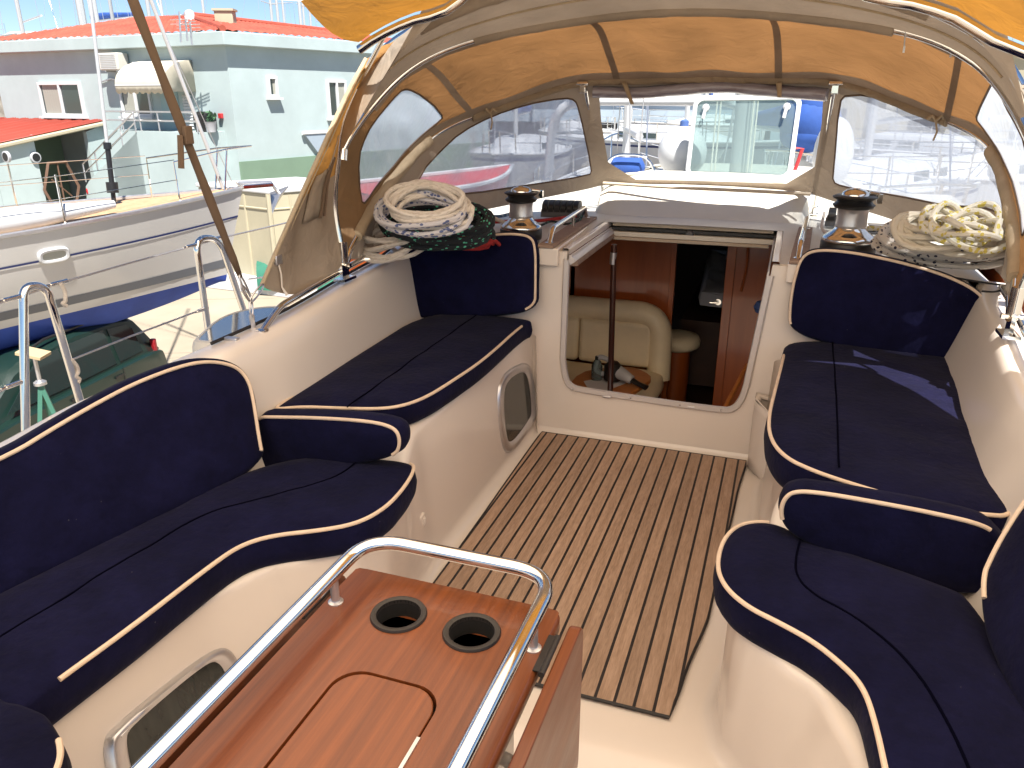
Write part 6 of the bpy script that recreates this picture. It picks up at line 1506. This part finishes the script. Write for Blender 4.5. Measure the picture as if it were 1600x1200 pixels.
MB().add(oval(.142,.052,.03), [tuple(range(32))]).build('hull_port_glass', M['portg'], nb)
# white foredeck hatch
c = T1(0, L1*.74, shz1(.74) + .10); mb = MB(); mb.box(c + V((0,0,-.03)), (.55,.55,.03), Matrix.Rotation(math.atan2(hd.y, hd.x), 3, 'Z')); mb.build('deck_hatch', M['winglass'], nb, bevel=.01)

# stands: a near one in front of the green car
jt = pD(52, 552, 8.6); js = thing('jack_stand', V((jt.x, jt.y, G)), 'green steel jack stand with a wooden pad, standing before the green car', 'boat stand')
MB().box(jt, (.24,.20,.035), Matrix.Rotation(R(20),3,'Z') @ Matrix.Rotation(R(14),3,'Y')).build('pad', M['plywood'], js, bevel=.004)
MB().tube([jt, jt + V((0,0,-.42))], .02, 10).build('screw', M['satin'], js)
hub = jt + V((0,0,-.30)); MB().lathe([(.06,-.03),(.06,.0),(.03,.02)], hub, seg=14).build('nut', M['satin'], js)
for dx, dy in ((.42,.1),(-.30,.35),(-.05,-.42)):
    foot = V((jt.x + dx, jt.y + dy, G)); mb = MB(); mb.tube([hub + V((0,0,-.02)), foot], .028, 4); mb.build('leg', M['standgreen'], js)
mb = MB(); mb.tube([V((jt.x + a*.6, jt.y + b*.6, G + (hub.z - G)*.4)) for a, b in ((.42,.1),(-.30,.35),(-.05,-.42))], .02, 4, closed=True); mb.build('brace', M['standgreen'], js)

# ---- dark green estate car
def car(rear, head, label, paint):
    h = V((head[0], head[1], 0)).normalized(); s = V((h.y, -h.x, 0)); O = V((rear[0], rear[1], G)); T = lambda x, y, z: O + s*x + h*y + V((0,0,z))
    t = thing('parked_car', O, label, 'car')
    lowp = [(0.02,.35),(0,.62),(.03,.88),(.10,1.02),(.9,1.04),(3.0,1.03),(3.9,.92),(4.22,.78),(4.30,.52),(4.25,.28),(3.5,.22),(.8,.22)]
    W0, N = .86, 1
    lowp = [(a, b) for a, b in lowp]
    mb = MB(); rings = []
    for x, k in ((-.86,.93),(-.84,.985),(-.78,1.0),(.78,1.0),(.84,.985),(.86,.93)):
        rings.append([T(x, 2.15 + (y-2.15)*k, .62 + (z-.62)*k) for y, z in chaikin2([V(p) for p in lowp], 2)])
    mb.loft(rings, closed=True, capa=True, capb=True); mb.build('body', paint, t, ang=30)
    ghp = [(.12,1.0),(.30,1.40),(.42,1.54),(.8,1.62),(1.6,1.66),(2.3,1.60),(2.65,1.48),(3.25,1.03)]
    mb = MB(); rings = []
    for x, k in ((-.80,0),(-.66,.92),(-.58,1.0),(.58,1.0),(.66,.92),(.80,0)):
        rings.append([T(x, y*(.985 if k < .95 else 1) , 1.0 + (z-1.0)*k) for y, z in ghp])
    mb.loft(rings, closed=False); mb.build('cabin', paint, t, ang=30)
    for sg in (-1, 1):
        def side(y, z): u = min(1, (z - 1.0)/.60); x = .80 - .145*u; return T(sg*(x + .008), y, z)
        for nm, q in (('side_window', [(.48,1.08),(.52,1.42),(.62,1.50),(.98,1.54),(.98,1.08)]), ('side_window', [(1.06,1.08),(1.06,1.55),(1.82,1.56),(1.82,1.08)]), ('side_window', [(1.90,1.08),(1.90,1.56),(2.32,1.50),(2.95,1.10)])):
            MB().prism([side(y, z) for y, z in q], s*sg*.006).build(nm, M['carglass'], t)
        for y in (.85, 3.42):
            c = T(sg*.80, y, .34); w_ = MB(); w_.lathe([(.20,-.10),(.33,-.10),(.345,-.06),(.345,.06),(.33,.09),(.22,.10)], c, s*sg, 28); wh = w_.build('wheel', M['tyre'], t); r_ = MB(); r_.lathe([(.21,.06),(.20,.085),(.08,.07),(.03,.09),(.0,.09)], c, s*sg, 24); rm = r_.build('rim', M['satin'], None); reparent(rm, wh)
        MB().box(T(sg*.79, .22, 1.06), (.07,.08,.24), Matrix.Rotation(math.atan2(h.y,h.x),3,'Z')).build('tail_light', M['taillight'], t, bevel=.02)
        MB().tube([T(sg*.60, .5, 1.66), T(sg*.60, .7, 1.69), T(sg*.60, 2.0, 1.70), T(sg*.60, 2.2, 1.66)], .018, 6).build('roof_rail', M['black'], t)
        for y in (1.02, 1.86): MB().box(T(sg*.868, y + .12, .93), (.16,.02,.03), Matrix.Rotation(math.atan2(h.y,h.x),3,'Z')).build('door_handle', M['black'], t)
        MB().tube([T(sg*.868, 1.03, .35), T(sg*.868, 1.03, 1.02)], .005, 4).build('door_gap', M['black'], t)
    MB().prism([T(-.60, .20, 1.10), T(.60, .20, 1.10), T(.52, .40, 1.48), T(-.52, .40, 1.48)], h*-.01).build('rear_window', M['carglass'], t)
    MB().prism([T(-.66, 3.22, 1.06), T(.66, 3.22, 1.06), T(.54, 2.68, 1.47), T(-.54, 2.68, 1.47)], h*.01 + V((0,0,.01))).build('windscreen', M['carglass'], t)
    return t
rr_ = pD(138, 560, 12.0); ch = (pD(-95, 560, 10.4) - rr_); ch.z = 0
car((rr_.x - .2, rr_.y + .7), ch, 'dark green estate car parked behind the neighbouring blue hull', M['carpaint'])

# ---- boats around the yard
spots = [
 # px, D, deck z, heading, L, label, hull, anti, mast, cover
 (60,   60, 4.6, (-.9,.5), 16, 'big white yacht hull high behind the mint building, left of its roof', 'whitep', 'bluegrey', 19, None),
 (175,  66, 5.3, (-1,.3), 17, 'white yacht on stands peeping over the red roof', 'whitep', 'bluegrey', 20, 'covblue'),
 (810,  26, -.2, (.2,-1), 10, 'white sailing boat with a blue sail cover beyond the left front vinyl window', 'whitep', 'antiblue', 14, 'covblue'),
 (905,  36, .0, (.3,-1), 11, 'distant white sailing boat just left of the left hood strut', 'whitep', 'antired', 15, None),
 (985,  15, -.25, (-.25,1), 10.5, 'white sailing boat with a curved stern arch straight ahead of our bow', 'whitep', 'antired', 13, None),
 (1055, 27, .1, (.75,-.7), 11, 'white boat with a beige lower hull, bow raised beside the open deck hatch', 'whitep', 'antibeige', 15, 'covblue'),
 (1120, 40, .2, (-.6,-.8), 12, 'far white yacht behind the tinted hatch, many masts above it', 'whitep', 'antiblue', 17, 'covblue'),
 (1262, 13.5, -.2, (.35,-1), 9.5, 'white hull with blue covers on deck beside the right hood strut', 'whitep', 'antiblue', 12, 'covblue'),
 (1385, 17, -.1, (-.4,-1), 10, 'white boat under pale covers behind the right front vinyl window', 'whitep', 'antiblue', 13, 'covcream'),
 (1480, 26, .0, (.6,-1), 11, 'white sailing boat farther off behind the middle of the right vinyl window', 'whitep', 'antired', 15, 'covblue'),
 (1580, 20, -.1, (-.8,-.6), 10, 'white sailing boat behind the lower corner of the right vinyl window', 'whitep', 'antigrey', 14, None),
 (470,  60, .4, (1,.2), 12, 'white yacht far behind the mint building, only its mast above the roof', 'whitep', 'antiblue', 19, None),
 (420,  52, .4, (1,.1), 12, 'yacht hidden behind the red roof, two thin masts in the gap of sky', 'whitep', 'antiblue', 17, None),
]
for px, D, dz, hd_, L_, lab, hm, am, ma, cv in spots:
    p = pD(px, 150, D); hv_ = V((hd_[0], hd_[1], 0)).normalized()
    org = V((p.x, p.y, dz)) - hv_*L_*.5
    boat(org, hv_, L_, L_*.32, 1.05, lab, G=(3.0 if px in (60, 175) else G), hullm=M[hm], anti=M[am], mast=ma, cover=M[cv] if cv else None, group='boats standing ashore around the yard', arch_=(px == 985), stripe=((.08,.14,M['navyline']),) if px in (810,1055,1385) else None)
# raised terrace the two big yachts stand on
p = pD(95, 130, 64); struct(MB().box((p.x, p.y, 0), (70, 26, 6.0), Matrix.Rotation(R(18), 3, 'Z')), 'terrace', M['stone'])
# small red boat close behind the left vinyl
rb, rs = pD(800, 263, 11.5), pD(540, 300, 9.6); hv_ = (rb - rs); hv_.z = 0
boat(V((rs.x, rs.y, rb.z - .1)), hv_, hv_.length, 1.5, .42, 'red-hulled open boat seen pink through the left vinyl windows', M['redhull'], M['redhull'], mast=0, cabin=False, keel=0, sheer=.12, stands=True, rails=False, cat='boat', name='rowing_boat', deckm=M['redhull'])
# furled white sail lying along the neighbour's near side deck
mb = MB(); pts = [T1(sg0*wid1(t)*.80, L1*t, shz1(t) + .14) for t in [.50 + .02*k for k in range(17)]]; mb.tube(pts, [.05 + .10*min(1, (len(pts)-1-k)/5)*(1 + .06*math.sin(k*2.2)) for k in range(len(pts))], 14); tag(mb.build('furled_sail', M['whitep']), 'white furled sail lying along the near side deck of the neighbouring boat', 'sail')
# ---- bare masts against the sky
for i, (px, D, top_) in enumerate(((56,44,22),(150,40,21),(172,40,22),(196,48,19),(252,44,20),(272,60,21),(335,60,20),(446,58,19),(455,66,20),(480,50,17),(495,72,21),(516,80,20),(528,70,16),(545,66,18),(1080,60,20),(1100,48,18),(1145,55,20),(1180,42,19),(1400,50,17),(1450,60,18))):
    p = pD(px, 150, D); lab = ['thin pale mast at the far left of the sky','thick grey mast left of the stays','pale mast beside the thick grey mast','short mast just left of the brown strap','pale mast right of the brown strap above the roof','mast rising behind the roof ridge','mast behind the squat chimney','mast over the red roof, first of the group near the canvas','mast over the red roof, second of the group near the canvas','stout white mast near the orange canvas','mast in the gap right of the stout white one','thin distant mast left of the canvas corner','low mast right behind the canvas corner','mast closest to the orange canvas edge','far mast seen through the centre opening, left','far mast just left of the tinted hatch centre','far mast seen through the tinted hatch','grey mast seen through the right half of the tinted hatch','blurred mast behind the right vinyl window','second blurred mast behind the right vinyl window'][i]
    t = thing('mast', V((p.x, p.y, G)), lab, 'mast', 'masts standing beyond the yard'); mb = MB(); mb.tube([V((p.x, p.y, G)), V((p.x, p.y, top_))], .09 if px != 150 else .16, 8); mb.build('pole', M['mastm'], t)
    mb = MB()
    for z in (top_*.4, top_*.7): mb.tube([V((p.x-.9, p.y, z)), V((p.x+.9, p.y, z))], .03, 5)
    mb.build('spreader', M['mastm'], t); mb = MB()
    for sx in (-1, 1): mb.tube([V((p.x + sx*1.6, p.y, G)), V((p.x + sx*.9, p.y, top_*.4)), V((p.x, p.y, top_))], .014, 4)
    mb.build('stay', M['satin'], t)
# ---- dark-fronted warehouse ahead and pale blocks beyond
def block(px, D, w_, dpt, hgt, rot, label, m_, opens=(), nm='warehouse'):
    p = pD(px, 150, D); Rm = Matrix.Rotation(R(rot), 3, 'Z'); t = thing(nm, V((p.x, p.y, G)), label, 'building')
    MB().box((p.x, p.y, G + hgt/2), (w_, dpt, hgt), Rm).build('wall', m_, t, bevel=.03)
    MB().box((p.x, p.y, G + hgt + .12), (w_ + .5, dpt + .5, .24), Rm).build('roof', M['whitep'], t)
    for x, z, ww, hh in opens: MB().box(V((p.x, p.y, G + z)) + Rm @ V((x, -dpt/2 - .02, 0)), (ww, .08, hh), Rm).build('opening', M['void'], t)  # near-black slabs on the wall stand for the shade inside
    return t
block(985, 44, 15, 8, 4.4, 6, 'long grey warehouse with bays painted black for shade beyond the boat with the stern arch', M['bluegrey'], [(-5.4,1.7,3.2,3.2),(-1.8,1.7,3.2,3.2),(1.8,1.7,3.2,3.2),(5.4,1.7,3.2,3.2)])
block(820, 62, 22, 9, 6.0, 12, 'pale low building behind the left front vinyl window', M['creamw'], [(-8,3,1.4,1.4),(-4,3,1.4,1.4),(0,3,1.4,1.4),(4,3,1.4,1.4),(8,3,1.4,1.4)], 'house')
block(1440, 56, 26, 10, 6.5, -14, 'pale building row behind the right front vinyl window', M['creamw'], [(-9,3,1.6,1.6),(-4,3,1.6,1.6),(1,3,1.6,1.6),(6,3,1.6,1.6)], 'house')
block(1180, 70, 20, 10, 8.0, -4, 'distant cream building behind the open tinted hatch', M['creamw'], [(-7,5,1.4,1.6),(-3,5,1.4,1.6),(1,5,1.4,1.6),(5,5,1.4,1.6)], 'house')
# dry stone wall at the far left, beside the mint building
p = pD(-10, 130, 44); tag(MB().box((p.x, p.y, G + 3.2), (9, 2, 6.6), Matrix.Rotation(R(35),3,'Z')).build('stone_wall', M['stone'], None), 'rough grey stone retaining wall at the left edge beyond the mint building', 'wall')

# ============================================================ ON OUR FOREDECK, SEEN THROUGH THE OPEN FRONT
# open deck hatch: white rounded frame, tinted pane, two handles
hy = 5.35
cor = [pY(1066,277,hy), pY(1240,280,hy), pY(1250,152,hy+.12), pY(1089,150,hy+.12)]
hcen = sum(cor, V())/4; ex = (cor[1]-cor[0]).normalized(); ey = (cor[3]-cor[0]); ey = (ey - ex*ey.dot(ex)).normalized(); ez = ex.cross(ey)
W2, H2 = ((cor[1]-cor[0]).length + (cor[2]-cor[3]).length)/4, (cor[3]-cor[0]).length/2
oh = thing('open_deck_hatch', hcen - ey*H2, 'deck hatch standing open on the foredeck, white rounded frame round a greenish tinted pane', 'hatch')
rr2 = lambda w_, h_, r: [(x, y) for x, y in rrect(-w_, w_, -h_, h_, r, 6)]
shear = (cor[3] + cor[2] - cor[0] - cor[1])/2
lean = shear.dot(ex)/(2*H2)
def HP(x, y, z): return hcen + ex*(x + lean*y*.9) + ey*y + ez*z
fo_ = rr2(W2, H2, .06); fi_ = rr2(W2-.028, H2-.028, .04)
mb = MB(); mb.loft([[HP(x, y, -.02) for x, y in fo_], [HP(x, y, .012) for x, y in fo_], [HP(x, y, .018) for x, y in rr2(W2-.006, H2-.006, .055)], [HP(x, y, .016) for x, y in fi_], [HP(x, y, -.02) for x, y in fi_], [HP(x, y, -.02) for x, y in fo_]], closed=True); mb.build('frame', M['whitep'], oh, ang=40)
mb = MB(); mb.prism([HP(x, y, -.006) for x, y in rr2(W2-.026, H2-.026, .042)], ez*.008); mb.build('pane', M['hatchglass'], oh)
for sx in (-1, 1):
    mb = MB(); c = HP(sx*(W2-.085), H2-.075, .012); mb.lathe([(.022,-.004),(.022,.016),(.012,.024)], c, ez, 16); mb.tube([c + ez*.018, c + ez*.02 - ey*.07 - ex*.012], .011, 8); mb.build('handle', M['whitep'], oh)
MB().box(hcen - ey*(H2+.02) + V((0,.0,-.02)), (W2*2+.06, .08, .05)).build('coaming', M['whitep'], oh, bevel=.01)
# white ball fender left of the hatch, pale canister right
c = pY(1066, 238, 5.75); fd = thing('ball_fender', c, 'big white round fender on deck, left of the open hatch', 'fender')
MB().lathe([(.02*0+.001,-.17)] + [(.17*math.cos(R(a)), .17*math.sin(R(a))*1.05) for a in range(-80, 81, 10)] + [(.001,.18)], c, seg=28).build('ball', M['whitep'], fd, ang=60); MB().lathe([(.03,.17),(.03,.21),(.015,.22)], c, seg=12).build('eye', M['bluecl'], fd)
c = pY(1302, 240, 5.9); fd2 = thing('ball_fender', c, 'white oval fender behind the right hood strut', 'fender')
MB().lathe([(.13*math.cos(R(a)), .24*math.sin(R(a))) for a in range(-85, 86, 10)], c, seg=24).build('ball', M['whitep'], fd2, ang=60)
# mast of our yacht and halyards
mst = thing('yacht_mast', (C2, 6.9, .85), 'our own aluminium mast standing behind the open tinted hatch', 'mast')
mb = MB(); mb.tube([V((C2+.06, 6.9, .86)), V((C2+.06, 6.9, 16))], .065, 20, flat=1.25); mb.build('tube', M['mastm'], mst)
for dx in (-.16,-.13,.13,.16): MB().tube([V((C2 + dx, 6.78, .9)), V((C2 + dx*.7, 6.85, 14))], .007, 6).build('halyard', M['rope_w'], mst)
# jib sheets crossing the coachroof
lead([pz(945,277,1.03), pz(1000,279,1.0) + V((0,0,.03)), pz(1080,284,1.0) + V((0,0,.02)), pz(1180,289,1.0) + V((0,0,.02)), pz(1258,293,1.03)], M['sandrope'], .010, 'upper beige rope stretched across the coachroof below the centre opening')
lead([pz(950,283,1.03) + V((0,-.12,0)), pz(1060,290,1.03) + V((0,-.1,0)), pz(1190,296,1.03) + V((0,-.1,0)), pz(1266,300,1.03) + V((0,-.1,0))], M['sandrope'], .009, 'lower beige rope along the front hem of the sprayhood')
# stainless hoop, blue fender and stays on the neighbour ahead
c = pY(983, 250, 6.3); t = thing('pulpit_hoop', c, 'low stainless hoop over a blue fender at our bow', 'rail'); mb = MB(); mb.tube(roundpath([c + V((-.24,0,-.18)), c + V((-.16,0,.04)), c + V((.16,0,.04)), c + V((.24,0,-.18))], .12), .011, 10); mb.build('tube', M['steel'], t)
c = pY(980, 262, 6.4); t = thing('bow_fender', c, 'blue and white fender lying at our bow under the hoop', 'fender'); mb = MB(); mb.tube([c + V((-.14,0,0)), c + V((-.11,0,0)), c + V((.11,0,0)), c + V((.14,0,0))], [.03,.08,.08,.03], 16); mb.build('body', M['covblue'], t)
for px, py0, py1 in ((984,168,250),(1010,165,245)):
    a, b = pY(px + (0 if px < 1000 else -12), py1, 7.6), pY(px, py0 - 60, 7.6); tag(MB().tube([a, b], .006, 6).build('shroud', M['satin'], None), 'left thin shroud wire in the centre opening' if px < 1000 else 'right thin shroud wire in the centre opening', 'shroud')
# red pole leaning beside the white hull, blue bags
a, b = pY(1236, 283, 8.2), pY(1254, 232, 8.2); mb = MB(); mb.tube([a, b, b + V((-.10,0,0.0))], .018, 8); tag(mb.build('red_pole', M['signred'], None), 'thin red pole leaning against the pale hull right of the open hatch', 'pole')
for (px, py, r_, lab, sc) in ((1265,190,.30,'round blue cover with a brown knob right of the open hatch', 1.0), (1272,166,.26,'tall teal blue cover above the round one, by the right hood strut', 1.3), (1262,210,.28,'low blue bag under the round blue cover', .6)):
    c = pY(px, py, 9.0); mb = MB(); mb.lathe([(r_*math.cos(R(a)), r_*sc*math.sin(R(a))) for a in range(-85, 86, 10)], c, seg=22)
    for v_ in range(len(mb.v)): mb.v[v_] = mb.v[v_] + V((1,1,1))*.04*noise.noise(mb.v[v_]*3)
    tag(mb.build('blue_cover', M['covblue'], None, ang=60), lab, 'cover')
